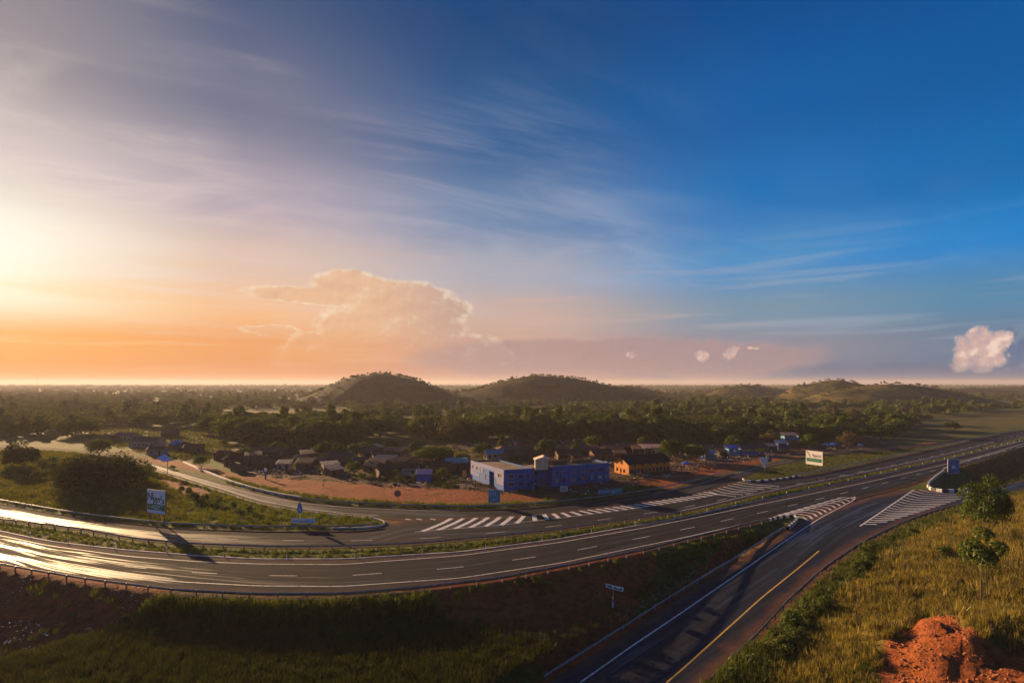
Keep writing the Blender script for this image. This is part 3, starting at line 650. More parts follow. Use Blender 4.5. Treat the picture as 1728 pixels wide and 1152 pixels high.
# stripes beyond the right kerb nose
for k in range(19):
    q = k / 18; lx = 1458 + (1551 - 1458) * q; ly = 884 + (821 - 884) * q
    rx_ = 1480 + (1652 - 1480) * q ** .8; ry_ = 884.5 + (832 - 884.5) * q ** .85
    mark('hatch_stripe', pline([(lx, ly), (lx + (rx_ - lx) * .2, ly + (ry_ - ly) * .2 + 3.4 * min(1, q * 2)), (lx + (rx_ - lx) * .6, ly + (ry_ - ly) * .6 + 2.5 * min(1, q * 2)), (rx_, ry_)], 4, zramp, 1), 0.52, M_wp, roadR, ZM + .010, zramp)
# ------------------------------------------------------------------ vegetation
def leaf_mat(name, dark, lite, trans=0.3, rnd=0.5):
    m = bpy.data.materials.new(name); m.use_nodes = True; t = NT(m.node_tree); t.n.clear()
    out = t.node('ShaderNodeOutputMaterial'); oi = t.node('ShaderNodeObjectInfo')
    at = t.node('ShaderNodeAttribute', attribute_name='tint')
    f = t.m('ADD', t.m('MULTIPLY', at.outputs['Fac'], 1 - rnd), t.m('MULTIPLY', oi.outputs['Random'], rnd))
    c = t.mix(f, dark, lite)
    d = t.node('ShaderNodeBsdfDiffuse'); tr = t.node('ShaderNodeBsdfTranslucent'); t.put(d.inputs[0], c); t.put(tr.inputs[0], t.mix(0.5, c, (0.14, 0.16, 0.01)))
    gl = t.node('ShaderNodeBsdfGlossy'); gl.inputs['Roughness'].default_value = 0.5; t.put(gl.inputs[0], (0.5, 0.5, 0.5))
    ms = t.node('ShaderNodeMixShader'); ms.inputs[0].default_value = trans; t.l.new(d.outputs[0], ms.inputs[1]); t.l.new(tr.outputs[0], ms.inputs[2])
    m2 = t.node('ShaderNodeMixShader'); m2.inputs[0].default_value = 0.03; t.l.new(ms.outputs[0], m2.inputs[1]); t.l.new(gl.outputs[0], m2.inputs[2])
    t.l.new(m2.outputs[0], out.inputs[0]); return m
L_dark = leaf_mat('leaves_dark_green', (0.026, 0.048, 0.007), (0.095, 0.140, 0.013))
L_olive = leaf_mat('leaves_olive', (0.046, 0.064, 0.009), (0.13, 0.155, 0.018))
L_light = leaf_mat('leaves_bright_green', (0.050, 0.085, 0.010), (0.12, 0.16, 0.020))
L_brown = leaf_mat('leaves_brown', (0.060, 0.036, 0.016), (0.13, 0.080, 0.032))
L_bark = plain('bark', (0.10, 0.072, 0.05), 0.9, 0.4, 4.0)
G_gold = leaf_mat('grass_golden', (0.19, 0.135, 0.024), (0.44, 0.31, 0.060), 0.4)
G_green = leaf_mat('grass_green', (0.050, 0.072, 0.010), (0.15, 0.17, 0.022), 0.35)
G_lime = leaf_mat('grass_lime', (0.08, 0.10, 0.010), (0.22, 0.22, 0.022), 0.4)
G_brown = leaf_mat('grass_brown', (0.065, 0.050, 0.018), (0.16, 0.125, 0.042), 0.3)
G_dim = leaf_mat('grass_dim_green', (0.028, 0.036, 0.009), (0.085, 0.088, 0.020), 0.2)

def leaves_np(rg, centers, radii, n, size, flat=0.75, inner=0.25):
    """n leaf quads spread over the shells of the lobes"""
    centers = np.array(centers); radii = np.array(radii); k = rg.choice(len(centers), n, p=(radii[:, 0] ** 2) / (radii[:, 0] ** 2).sum())
    d = rg.normal(size=(n, 3)); d /= np.linalg.norm(d, axis=1)[:, None]; d[:, 2] = np.where(d[:, 2] < -.35, -d[:, 2], d[:, 2])
    rr = 1 - inner * rg.random(n) ** 1.5 + rg.normal(size=n) * 0.05
    p = centers[k] + d * radii[k] * rr[:, None]
    nrm = d * np.array([1, 1, 1.3]) + rg.normal(size=(n, 3)) * 0.55; nrm /= np.linalg.norm(nrm, axis=1)[:, None]
    a = np.cross(nrm, rg.normal(size=(n, 3))); a /= np.linalg.norm(a, axis=1)[:, None]; b_ = np.cross(nrm, a)
    s = size * (0.6 + 0.8 * rg.random(n))[:, None]
    V = np.stack([p - a * s * .5, p + b_ * s * .32 - a * s * .1, p + a * s * .6, p - b_ * s * .32 - a * s * .1], 1).reshape(-1, 3)
    lobe_t = rg.random(len(centers)); tint = np.clip(lobe_t[k] * .6 + rg.random(n) * .5, 0, 1)
    return V, np.arange(4 * n).reshape(-1, 4), np.repeat(tint, 4)
def tinted(name, V, Q, T, mat):
    me = npmesh(name, V, Q, mat); at_ = me.attributes.new('tint', 'FLOAT', 'POINT'); at_.data.foreach_set('value', T.astype(np.float32)); return me
def crown_np(seed, w, h, base, nl, n, leaf, shape='round'):
    rg = np.random.default_rng(seed); C = []; Rr = []
    for i in range(nl):
        a = rg.random() * 6.283
        if shape == 'flat': q = rg.random() ** .5; c = (math.cos(a) * q * w * .40, math.sin(a) * q * w * .40, base + h * (.50 + .30 * rg.random() - .25 * q)); r = w * (.13 + .07 * rg.random()); rz = r * .50
        elif shape == 'tall': q = rg.random() ** .5; f = rg.random(); c = (math.cos(a) * q * w * .26 * (1.1 - f * .7), math.sin(a) * q * w * .26 * (1.1 - f * .7), base + h * (.15 + .7 * f)); r = w * (.18 + .08 * rg.random()) * (1.15 - .5 * f); rz = r * 1.0
        else: q = rg.random() ** .5; f = rg.random(); c = (math.cos(a) * q * w * .34, math.sin(a) * q * w * .34, base + h * (.20 + .58 * f * (1 - q * .6))); r = w * (.15 + .09 * rg.random()); rz = r * (.75 + .2 * rg.random())
        C.append(c); Rr.append((r, r, rz))
    return leaves_np(rg, C, Rr, n, leaf), C
def trunk_mb(seed, w, base, C, r0, nlimb=5):
    rg = random.Random(seed); mb = MB(); top = Vector((rg.uniform(-.03, .03) * w, rg.uniform(-.03, .03) * w, base * 1.05))
    mb.tube((0, 0, -.6), (0, 0, .25), r0 * 1.5, r0 * 1.05, 7); mb.tube((0, 0, .2), top, r0 * 1.05, r0 * .75, 7)
    for c in sorted(C, key=lambda c: -math.hypot(c[0], c[1]))[:nlimb]:
        mid = top.lerp(Vector(c), .5) + Vector((0, 0, -.05 * w)); mb.tube(top, mid, r0 * .55, r0 * .38, 5); mb.tube(mid, c, r0 * .38, r0 * .12, 5)
    return mb
def tree_proto(kind, seed, w, h, base, nl, n, leaf, mat, shape, r0, hidden=True):
    (V, Q, T), C = crown_np(seed, w, h - base, base, nl, n, leaf, shape)
    return dict(kind=kind, crown=tinted('crown', V, Q, T, mat), trunk=trunk_mb(seed, w, base, C, r0).build('trunk', L_bark, mesh_only=True), w=w, h=h)
P_mid = [tree_proto('broadleaf_tree', 1, 11, 9.0, .8, 18, 2000, .72, L_dark, 'round', .30),
         tree_proto('broadleaf_tree', 2, 12, 8.4, .8, 20, 2100, .72, L_olive, 'round', .32),
         tree_proto('broadleaf_tree', 3, 10, 9.6, .9, 17, 1900, .70, L_dark, 'round', .28),
         tree_proto('broadleaf_tree', 4, 8, 10.5, 1.2, 15, 1600, .66, L_olive, 'tall', .26),
         tree_proto('spreading_tree', 5, 14, 8.0, 2.0, 22, 2200, .66, L_dark, 'flat', .34),
         tree_proto('broadleaf_tree', 6, 9, 7.6, .9, 16, 1600, .62, L_light, 'round', .22),
         tree_proto('bare_brown_tree', 7, 11, 8.6, 1.2, 16, 1500, .55, L_brown, 'round', .28)]
def put_tree(pr, x, y, z, s, rz, label, group=None, sz=None, name=None):
    e = empty(name or pr['kind'], (x, y, z), rz, label, 'tree', group); e.scale = (s, s, sz or s)
    mesh_obj('trunk', pr['trunk'], e); mesh_obj('crown', pr['crown'], e); return e

# --- geometry-nodes scatter for what nobody could count
def scatter_group(name, meshes):
    c = bpy.data.collections.new(name + '_sources')
    for i, me in enumerate(meshes):
        o = bpy.data.objects.new('%s_source' % name, me); c.objects.link(o)
    ng = bpy.data.node_groups.new(name, 'GeometryNodeTree')
    ng.interface.new_socket('Geometry', in_out='INPUT', socket_type='NodeSocketGeometry'); ng.interface.new_socket('Geometry', in_out='OUTPUT', socket_type='NodeSocketGeometry')
    N = ng.nodes; gi = N.new('NodeGroupInput'); go = N.new('NodeGroupOutput'); ip = N.new('GeometryNodeInstanceOnPoints'); ci = N.new('GeometryNodeCollectionInfo')
    ci.inputs['Collection'].default_value = c; ci.inputs['Separate Children'].default_value = True; ci.inputs['Reset Children'].default_value = True
    ng.links.new(gi.outputs[0], ip.inputs['Points']); ng.links.new(ci.outputs[0], ip.inputs['Instance']); ip.inputs['Pick Instance'].default_value = True
    def na(nm, typ):
        n = N.new('GeometryNodeInputNamedAttribute'); n.data_type = typ; n.inputs['Name'].default_value = nm; return n.outputs[0]
    ng.links.new(na('ix', 'INT'), ip.inputs['Instance Index']); ng.links.new(na('sc', 'FLOAT_VECTOR'), ip.inputs['Scale'])
    rot = na('rt', 'FLOAT_VECTOR'); ng.links.new(rot, ip.inputs['Rotation']); ng.links.new(ip.outputs[0], go.inputs[0]); return ng
def scatter(name, P, S, meshes, label, cat, tilt=0.0, idx=None):
    P = np.asarray(P, np.float32); n = len(P); me = bpy.data.meshes.new(name); me.vertices.add(n); me.vertices.foreach_set('co', P.ravel())
    S = np.asarray(S, np.float32)
    if S.ndim == 1: S = np.stack([S, S, S], 1)
    rt = np.stack([RNG.normal(size=n) * tilt, RNG.normal(size=n) * tilt, RNG.random(n) * 6.283], 1).astype(np.float32)
    a = me.attributes.new('sc', 'FLOAT_VECTOR', 'POINT'); a.data.foreach_set('vector', S.ravel())
    a = me.attributes.new('rt', 'FLOAT_VECTOR', 'POINT'); a.data.foreach_set('vector', rt.ravel())
    a = me.attributes.new('ix', 'INT', 'POINT'); a.data.foreach_set('value', (RNG.integers(0, len(meshes), n) if idx is None else idx).astype(np.int32))
    me.update(); o = mesh_obj(name, me); md = o.modifiers.new('scatter', 'NODES'); md.node_group = scatter_group(name, meshes)
    return tag(o, label, cat, None, 'stuff')

# --- woodland
TREELINE = [(-200,700),(0,737),(150,740),(170,724),(200,720),(340,722),(360,745),(400,752),(470,756),(600,757),(630,738),(700,738),(760,756),(860,748),(930,752),(1000,748),(1130,756),(1200,752),(1250,744),(1340,744),(1480,744),(1520,735),(1600,728),(1728,702),(1900,696)]
def road_clear(x, y): return lut(CLEAR, x, y)
def wood_points():
    xs, ys = [], []
    n1 = 1900; D = np.sqrt(RNG.uniform(195 ** 2, 340 ** 2, n1)); u = RNG.uniform(-1.1, 1.1, n1); xs.append(u * D); ys.append(D)
    n2 = 30000; D = RNG.uniform(340, 5000, n2) ; D = np.where(RNG.random(n2) < .42, RNG.uniform(340, 1500, n2), D); u = RNG.uniform(-1.1, 1.1, n2); xs.append(u * D); ys.append(D)
    x = np.concatenate(xs); y = np.concatenate(ys)
    px = CX + F * x / y; py = HY + F * H / y
    ok = py < np.interp(px, [p[0] for p in TREELINE], [p[1] for p in TREELINE])
    g = zmask(GOLD, x, y, 6); ok &= RNG.random(len(x)) > g * 1.25
    v = zmask([VILLAGE], x, y, 3); ok &= v < .3; v = zmask([VILLAGE2], x, y, 3); ok &= (v < .3) | (RNG.random(len(x)) < .22)
    ok &= (road_clear(x, y) > 7)
    cl = fbm(x / 70, y / 70, 3, 77); ok &= (cl > .45) | (y > 1700) | (RNG.random(len(x)) < np.where(y < 400, .6, .2))
    z = height(x, y); gz = ground(x, y); onhill = z > gz + .8
    ok &= (~onhill) | (RNG.random(len(x)) < np.where(x > 250, .22, .6))
    return x[ok], y[ok], z[ok], onhill[ok]
wx, wy, wz, wh = wood_points()
order = np.argsort(wy); wx, wy, wz, wh = wx[order], wy[order], wz[order], wh[order]
inview = np.abs(wx / wy) < .975
first = np.where(inview)[0][:262]; rest = np.setdiff1d(np.arange(len(wx)), first)
ZL = [(180, 'at far left above the left road'), (330, 'behind the hazy long houses above the left road'), (450, 'in the grove over the long rusty house'), (560, 'in the grove over the track fork'), (640, 'over the middle mud houses'), (790, 'behind the broad layered tree'), (930, 'behind the blue building left wing'), (1030, 'behind the blue building right wing'), (1140, 'behind the orange building'), (1240, 'behind the market'), (1330, 'behind the thatched shop'), (1480, 'behind the stalls over the right billboard'), (9999, 'beside the highway at far right')]
def zone_label(px, py, kind, big):
    w = next(t_ for x_, t_ in ZL if px < x_); dp = 'front row' if py > 738 else 'second row'
    return {'broadleaf_tree': '%s round green tree %s, %s', 'spreading_tree': '%s flat topped tree %s, %s', 'bare_brown_tree': '%s brown leaved tree %s, %s'}[kind] % (big, w, dp)
for i in first:
    px = CX + F * wx[i] / wy[i]; py = HY + F * H / wy[i]
    w = [.24, .20, .18, .12, .08, .08, .10 if px > 1000 else .03]; w = np.array(w) / sum(w); pr = P_mid[RNG.choice(7, p=w)]
    s = RNG.uniform(1.05, 1.65) * (1.15 if 390 < px < 1140 else .88 if px > 1150 else 1.0)
    lb = zone_label(px, py, pr['kind'], 'large' if s > 1.5 else 'small' if s < 1.2 else 'middling'); put_tree(pr, wx[i], wy[i], wz[i] - .1, s, RNG.random() * 6.28, lb, lb.replace('tree ', 'trees '))
far_src = []
for k, (sh, mt_, w_, h_) in enumerate([('round', L_dark, 11, 8.6), ('round', L_olive, 12, 8.0), ('tall', L_dark, 8, 9.6), ('flat', L_olive, 13, 8.0), ('round', L_light, 9, 7.0), ('round', L_brown, 10, 8)]):
    (V, Q, T), C = crown_np(50 + k, w_, h_ - 1.5, 1.5, 9, 560, 1.12, sh); far_src.append(tinted('far_crown', V, Q, T, mt_))
S = (.65 + 1.0 * RNG.random(len(rest)) ** 1.4) * np.where(wh[rest], .36, 1.0) * (1 + .5 * sst((wy[rest] - 1500) / 2500))
ix = RNG.choice(6, len(rest), p=[.30, .28, .16, .12, .07, .07])
scatter('distant_woodland', np.stack([wx[rest], wy[rest], wz[rest] - .3], 1), S, far_src, 'hazy dark green woodland covering the plain out to the horizon', 'woodland', idx=ix)
# crest trees along the tops of the hills
hp = []
for i in range(len(HILLS)):
    cx_, cy_, rx, ry, pk, sk = hill_params(HILLS[i]); n = 260 if i < 2 else 120
    a = RNG.uniform(-.9, 1.0, n); b2 = RNG.normal(size=n) * .10 + .02; x = cx_ + a * rx; y = cy_ + b2 * ry; hp.append(np.stack([x, y, hill_h(x, y, i)], 1))
hp = np.vstack(hp); hp = hp[hp[:, 2] > 1]
scatter('hilltop_scrub', hp - [0, 0, .3], RNG.uniform(.22, .60, len(hp)), far_src[:4], 'small dark bushes and trees along the crests of the hills', 'scrub')

# --- named single trees
L_deep = leaf_mat('leaves_deep_green', (0.012, 0.020, 0.004), (0.050, 0.066, 0.008), .15)
P_big = tree_proto('spreading_tree', 21, 25, 13.5, -.6, 60, 20000, .62, L_deep, 'round', .55)
x, y, z = place(172, 826); put_tree(P_big, x, y, z - .6, .92, .4, 'huge dark spreading tree in the field, left of the white green billboard', name='large_tree')
P_l2 = tree_proto('broadleaf_tree', 22, 11, 9.5, .2, 24, 5000, .50, L_deep, 'round', .3)
x, y, z = place(32, 789); put_tree(P_l2, x, y, z - .3, 1.18, 1.0, 'round dark tree at the left edge, standing in the hazy field')
x, y, z = place(168, 768); put_tree(P_mid[1], x, y, z, .95, 2.0, 'tree whose crown shows just over the huge field tree')
x, y, z = place(64, 731); put_tree(P_mid[0], x, y, z, .95, .3, 'lone round tree on the hazy grass at upper left of the village')
x, y, z = place(340, 789); put_tree(P_mid[5], x, y, z, .62, .9, 'small bright green tree beside the bright kerb and mud houses', sz=.75)
x, y, z = place(598, 800); put_tree(P_mid[5], x, y, z, .62, 2.9, 'small bright green tree standing among the tin roofed mud houses', sz=.72)
P_umb = tree_proto('spreading_tree', 23, 17, 8.5, 2.0, 26, 5200, .50, L_light, 'flat', .42)
x, y, z = place(730, 785); put_tree(P_umb, x, y, z, .92, .5, 'broad layered tree over the mud houses, left of the blue building', name='umbrella_tree')
x, y, z = place(922, 768); put_tree(P_mid[0], x, y, z, .95, .7, 'dark round tree directly behind the blue building tower')
x, y, z = place(972, 770); put_tree(P_mid[3], x, y, z, .7, .7, 'tall green tree behind the right wing of the blue building')
x, y, z = place(1134, 778); put_tree(P_mid[2], x, y, z, 1.15, 2.7, 'large dark tree at the right end of the orange building')
x, y, z = place(1172, 778); put_tree(P_mid[1], x, y, z, .9, 1.7, 'dark tree shading the market between orange building and stalls')
x, y, z = place(1368, 757); put_tree(P_mid[2], x, y, z, .95, .2, 'dense green tree behind the stalls, above the right billboard')
x, y, z = place(1300, 752); put_tree(P_mid[6], x, y, z, .95, 1.2, 'brown dry tree just right of the thatched blue shop')
x, y, z = place(1432, 754); put_tree(P_mid[6], x, y, z, 1.0, 2.2, 'brown dry tree above the blue parasols')
x, y, z = place(1608, 727); put_tree(P_mid[0], x, y, z, .8, 2.2, 'dark round tree alone on the grass beside the far highway')
for px, py, k, s_, lb in [(415,774,1,.62,'dark tree behind the middle of the long rusty house'),(548,772,0,.9,'round tree at the back of the track fork houses'),(702,768,2,.8,'round tree at the left shoulder of the broad layered tree'),(612,768,4,.8,'flat topped tree behind the pale hut above the middle cluster'),(815,772,0,.85,'dark round tree over the left corner of the blue building'),(846,766,3,.8,'tall tree behind the pale teal roofed house'),(1002,758,1,.9,'wide tree behind the mauve roofs over the blue right wing'),(1088,757,0,.8,'round tree between the red roofed houses'),(1240,757,2,.9,'dark tree directly behind the bright blue stall roof'),(1338,748,1,.7,'olive tree touching the tall pale roofed stall'),(470,768,2,.8,'tree standing over the rust roofed house in the grove'),(575,774,3,.6,'slim tree beside the larger grey roofed house'),(660,762,0,.7,'small round tree on the grass above the mauve roofs'),(780,782,1,.55,'bushy tree left of the blue green roofed hut')]:
    x, y, z = place(px, py); put_tree(P_mid[k], x, y, z, s_, px * .7, lb)
# right hillside trees (near, finer leaves)
P_r1 = tree_proto('acacia_tree', 31, 5.6, 6.2, .5, 30, 7500, .20, L_dark, 'round', .12)
x, y, z = place(1662, 912, 4); put_tree(P_r1, x, y, z - .1, 80 * y / F / 5.6, .4, 'bushy dark green tree on the golden grass hillside below the highway', name='hillside_tree', sz=80 * y / F / 5.6 * 1.6)
P_r2 = tree_proto('sapling', 32, 3.0, 5.0, 1.7, 16, 2600, .17, L_light, 'round', .05)
x, y, z = place(1664, 1018, 5); sapling_s = 58 * y / F / 2.6; sapling_h = 138 * y / F / 4.6
e = empty('sapling', (x, y, z), .3, 'slender light green sapling with two thin bare stems on the hillside', 'tree'); mesh_obj('crown', P_r2['crown'], e); e.scale = (sapling_s, sapling_s, sapling_h)
for dx_ in (-.55, .25):
    mb = MB(); mb.tube((dx_, 0, -.3), (dx_ * .7, .1, 1.5), .05, .04, 6); mb.tube((dx_ * .7, .1, 1.5), (dx_ * .2, 0, 3.2), .04, .02, 6); mb.build('trunk', L_bark, e)
def bush_mesh(seed, w, h, n, leaf, mat):
    rg = np.random.default_rng(seed); C = []; Rr = []
    for i in range(7):
        a = rg.random() * 6.283; q = rg.random() ** .5; C.append((math.cos(a) * q * w * .3, math.sin(a) * q * w * .3, h * (.25 + .4 * rg.random()))); r = w * (.16 + .12 * rg.random()); Rr.append((r, r, h * .38))
    V, Q, T = leaves_np(rg, C, Rr, n, leaf, inner=.5); return tinted('foliage', V, Q, T, mat)
def stem_mesh(seed, w, h):
    rg = random.Random(seed); mb = MB()
    for i in range(5): a = rg.random() * 6.28; mb.tube((0, 0, -.2), (math.cos(a) * w * .25, math.sin(a) * w * .25, h * .55), .04, .015, 5)
    return mb.build('stem', L_bark, mesh_only=True)
BUSH = [(bush_mesh(60, 2.4, 1.9, 700, .22, L_dark), stem_mesh(60, 2.4, 1.9)), (bush_mesh(61, 2.8, 1.7, 800, .22, L_olive), stem_mesh(61, 2.8, 1.7)), (bush_mesh(62, 2.0, 2.0, 600, .2, L_light), stem_mesh(62, 2, 2))]
def put_bush(px, py, s, k, label, group, z0=0):
    x, y, z = place(px, py); e = empty('shrub', (x, y, z - .1), random.random() * 6.28, label, 'shrub', group); e.scale = (s, s, s * random.uniform(.8, 1.15))
    mesh_obj('foliage', BUSH[k][0], e); mesh_obj('stem', BUSH[k][1], e); return e
put_bush(1593, 941, 1.3, 2, 'small bright shrub alone in golden hillside grass between the two trees', None, 4)
put_bush(272, 1082, 1.25, 0, 'dark leafy shrub beside the red litter strewn slope', None, -5)
rb = random.Random(5)
GRP = 'green shrubs along the lower edge of the slip road barrier'
for i in range(58):
    q = rb.random(); px = 1205 + (1455 - 1205) * q; py = 1150 + (925 - 1150) * q + rb.uniform(-4, 30)
    px += rb.uniform(18, 60) * (1 - q * .5)
    sz_ = rb.uniform(.6, 1.35); kk = rb.choice([0, 0, 1, 2]); put_bush(px, min(py, 1165), sz_ * (1 - .25 * q), kk, '%s %s shrub on the bank by the %s of the slip road barrier' % ('tiny' if sz_ < .85 else 'middling' if sz_ < 1.1 else 'big', ('dark green', 'olive', 'bright green')[kk], 'lowest stretch' if q < .3 else 'middle stretch' if q < .62 else 'upper stretch'), GRP, 1)
for i in range(14):
    q = i / 13; px = 1455 + 160 * q + rb.uniform(-8, 8); py = 925 - 58 * q + rb.uniform(2, 12)
    put_bush(px, py, rb.uniform(.5, .85), rb.choice([0, 1]), 'low shrub at the bend of the bank above the slip road barrier', 'low shrubs at the bend of the slip road', 1)
for i in range(34):
    px = rb.uniform(560, 1290); y0 = float(interp_px([(576,1018),(709,1008),(836,992),(943,972),(1076,944),(1152,925),(1299,892)], [px])[0])
    sz_ = rb.uniform(.35, .75); kk = rb.choice([0, 1, 2]); put_bush(px, y0 + rb.uniform(0, 16), sz_, kk, '%s %s shrub under the near highway barrier, %s' % ('tiny' if sz_ < .55 else 'low', ('dark green', 'olive', 'bright green')[kk], 'left of the tilted sign' if px < 960 else 'above the tilted sign' if px < 1120 else 'towards the painted kerb nose'), 'low shrubs under the near highway barrier', -1)
for px, py, s, k in [(735,802,.9,2),(745,806,1.1,0),(720,800,1.0,2),(690,800,1.2,2),(665,808,1.1,2),(640,800,1.2,2),(612,812,1.0,2),(675,815,.8,0),(700,812,.8,2),(655,796,1,0),(746,815,.9,2),(410,762,1.2,0),(380,752,1.3,1)]:
    put_bush(px, py, s * 1.5, k, '%s shrub in the weeds %s' % (('dark green', 'olive', 'bright green')[k], 'by the long rusty house' if px < 450 else 'before the red huts' if px < 680 else 'before the cream fronted house' if px < 710 else 'right of the tarpaulin stall'), 'shrubs in front of the mud houses')
for px, py, s, k in [(80,795,1.5,0),(70,810,1.3,1),(95,800,1.2,0),(245,815,1.3,0),(252,800,1.1,0),(110,822,1.3,1),(60,780,1.2,0),(20,805,1.3,1),(46,815,1.0,1),(320,838,.9,2),(345,850,.9,2),(368,856,.8,2),(395,862,.8,2),(305,832,.8,2),(330,846,.9,0),(420,868,.7,2),(290,792,.6,1)]:
    put_bush(px, py, s * 1.6, k, '%s bush in the left field, %s' % (('dark', 'olive', 'bright green')[k], 'left of the huge tree' if px < 100 else 'in front of the huge tree' if px < 200 else 'between huge tree and solar panel' if px < 300 else 'near the village road past the billboard'), 'bushes in the left grass field')

# --- grass
def tuft(seed, n, h, spread, w, mat, lean=.35, seedhead=False):
    rg = np.random.default_rng(seed); V = []; Q = []; T = []
    for i in range(n):
        a = rg.random() * 6.283; r = spread * rg.random() ** .5; bx, by = math.cos(a) * r, math.sin(a) * r; hh = h * (.55 + .5 * rg.random()); l = lean * hh * rg.random() ** .8; la = a + rg.normal() * .7
        ux, uy = math.cos(a + 1.57 + rg.normal() * .8) * w / 2, math.sin(a + 1.57 + rg.normal() * .8) * w / 2; b0 = len(V)
        for f, ww in ((0, 1), (.5, .9), (1, .15 if not seedhead else .8)):
            lx, ly = math.cos(la) * l * f * f, math.sin(la) * l * f * f
            V += [(bx + lx - ux * ww, by + ly - uy * ww, hh * f - .05), (bx + lx + ux * ww, by + ly + uy * ww, hh * f - .05)]
        Q += [(b0, b0 + 1, b0 + 3, b0 + 2), (b0 + 2, b0 + 3, b0 + 5, b0 + 4)]; T += [rg.random()] * 6
    return tinted('tuft', np.array(V), np.array(Q), np.array(T), mat)
TG = [tuft(s, 26, 1.0, .55, .055, G_gold, .4) for s in (1, 2)] + [tuft(3, 22, 1.15, .5, .05, G_brown, .35)]
TD = [tuft(s, 24, 1.0, .5, .06, m, .5) for s, m in ((4, G_green), (5, G_dim), (6, G_dim))]
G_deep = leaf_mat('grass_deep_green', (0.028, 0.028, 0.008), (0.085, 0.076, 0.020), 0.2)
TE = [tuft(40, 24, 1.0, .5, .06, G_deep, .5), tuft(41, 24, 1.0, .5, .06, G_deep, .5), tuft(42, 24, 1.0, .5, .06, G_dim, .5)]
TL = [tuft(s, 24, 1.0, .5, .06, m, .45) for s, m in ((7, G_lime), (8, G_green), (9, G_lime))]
TF = [tuft(s, 22, 1.0, .6, .06, m, .4) for s, m in ((10, G_brown), (11, G_gold), (12, G_brown), (13, G_green))]
def in_poly_pts(poly, dens, bounds=None):
    x0, y0 = poly.min(0); x1, y1 = poly.max(0)
    if bounds: x0, y0, x1, y1 = max(x0, bounds[0]), max(y0, bounds[1]), min(x1, bounds[2]), min(y1, bounds[3])
    n = int((x1 - x0) * (y1 - y0) * dens); x = RNG.uniform(x0, x1, n); y = RNG.uniform(y0, y1, n)
    vis = np.abs(x) < y * 1.04 + 3; x, y = x[vis], y[vis]
    k = seg_dist(poly, x, y) < 0; return x[k], y[k]
def zonered(x, y, thr=.5): return lut(REDG, x, y) + (fbm(x / 2.5, y / 2.5, 3, 3) - .47) * 1.2 > thr
# golden hillside
x, y = in_poly_pts(HILLSIDE, 3.4, (10, 24, 185, 150)); d = seg_dist(POLY['R'], x, y); k = (d > 2.0) & ~zonered(x, y, .45) & (fbm(x / 3, y / 3, 3, 66) > .27); x, y, d = x[k], y[k], d[k]
z = height(x, y); green = (d < 7 + 5 * (fbm(x / 6, y / 6, 2, 4) - .4)) | (RNG.random(len(x)) < .08 + .5 * (fbm(x / 5, y / 5, 3, 44) > .55))
pt = np.stack([x, y, z], 1); hs = RNG.uniform(.7, 1.5, len(x)) * (.6 + .95 * fbm(x / 6, y / 6, 4, 12))
scatter('golden_grass', pt[~green], hs[~green], TG, 'tall golden dry grass covering the hillside at lower right', 'grass', .12)
scatter('bank_grass', pt[green], hs[green] * .8, TD, 'green grass on the bank beside the slip road barrier', 'grass', .15)
# embankment
x, y = in_poly_pts(RAVINE, 4.2, (-75, 36, 70, 110)); dN = seg_dist(POLY['N'], x, y); dR = seg_dist(POLY['R'], x, y)
rr = zonered(x, y, .5) & (RNG.random(len(x)) > np.where((x > 5), .10, .02)); k = (dN > 2.0) & (dR > 1.8) & ~rr; x, y, dN, dR = x[k], y[k], dN[k], dR[k]
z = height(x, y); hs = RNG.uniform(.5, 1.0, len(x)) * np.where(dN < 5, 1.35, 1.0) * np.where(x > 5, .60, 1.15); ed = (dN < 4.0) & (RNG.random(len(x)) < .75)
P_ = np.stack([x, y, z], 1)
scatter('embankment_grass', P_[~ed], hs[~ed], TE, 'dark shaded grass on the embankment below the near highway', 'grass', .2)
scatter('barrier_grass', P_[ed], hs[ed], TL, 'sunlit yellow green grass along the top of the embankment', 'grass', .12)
# median strip, islands and verges
MED = np.vstack([wAL, wNU[::-1]]); x, y = in_poly_pts(MED, 2.4, (-140, 60, 420, 330)); k = (road_clear(x, y) > .9); x, y = x[k], y[k]; keep = RNG.random(len(x)) < np.clip(160 / y, .25, 1); x, y = x[keep], y[keep]
scatter('median_grass', np.stack([x, y, height(x, y)], 1), RNG.uniform(.3, .62, len(x)), TL[:3] + TD[:1], 'yellow green grass in the strip between both carriageways', 'grass', .15)
FIELD = wpoly([(-150,880),(0,847),(100,864),(200,878),(290,887),(432,892),(576,892),(640,888),(650,882),(632,875),(582,871),(507,864),(432,851),(375,832),(310,812),(250,793),(195,772),(120,764),(0,759),(-150,757)])
x, y = in_poly_pts(FIELD, 1.7, (-260, 90, 0, 250)); k = (road_clear(x, y) > .9) & ~zonered(x, y, .5); x, y = x[k], y[k]; px = CX + F * x / y; py = HY + F * H / y
lush = (px > 300) & (RNG.random(len(x)) < .9) | ((py > 840 + (px - 0) * .14) & (RNG.random(len(x)) < .8)) | (RNG.random(len(x)) < .15)
P_ = np.stack([x, y, height(x, y)], 1); hs = RNG.uniform(.55, 1.25, len(x))
scatter('field_grass', P_[~lush], hs[~lush] * 1.15, TF, 'tall brownish grass filling the field round the huge tree', 'grass', .12)
scatter('lush_grass', P_[lush], hs[lush] * .85, TL, 'lush yellow green grass on the tip of the left island', 'grass', .12)
VG = wpoly([(380,803),(432,818),(520,832),(640,838),(760,843),(860,842),(960,836),(1060,824),(1110,817),(1110,831),(1061,839),(968,850),(876,859),(776,862),(640,857),(560,852),(507,847),(432,832),(380,818)])
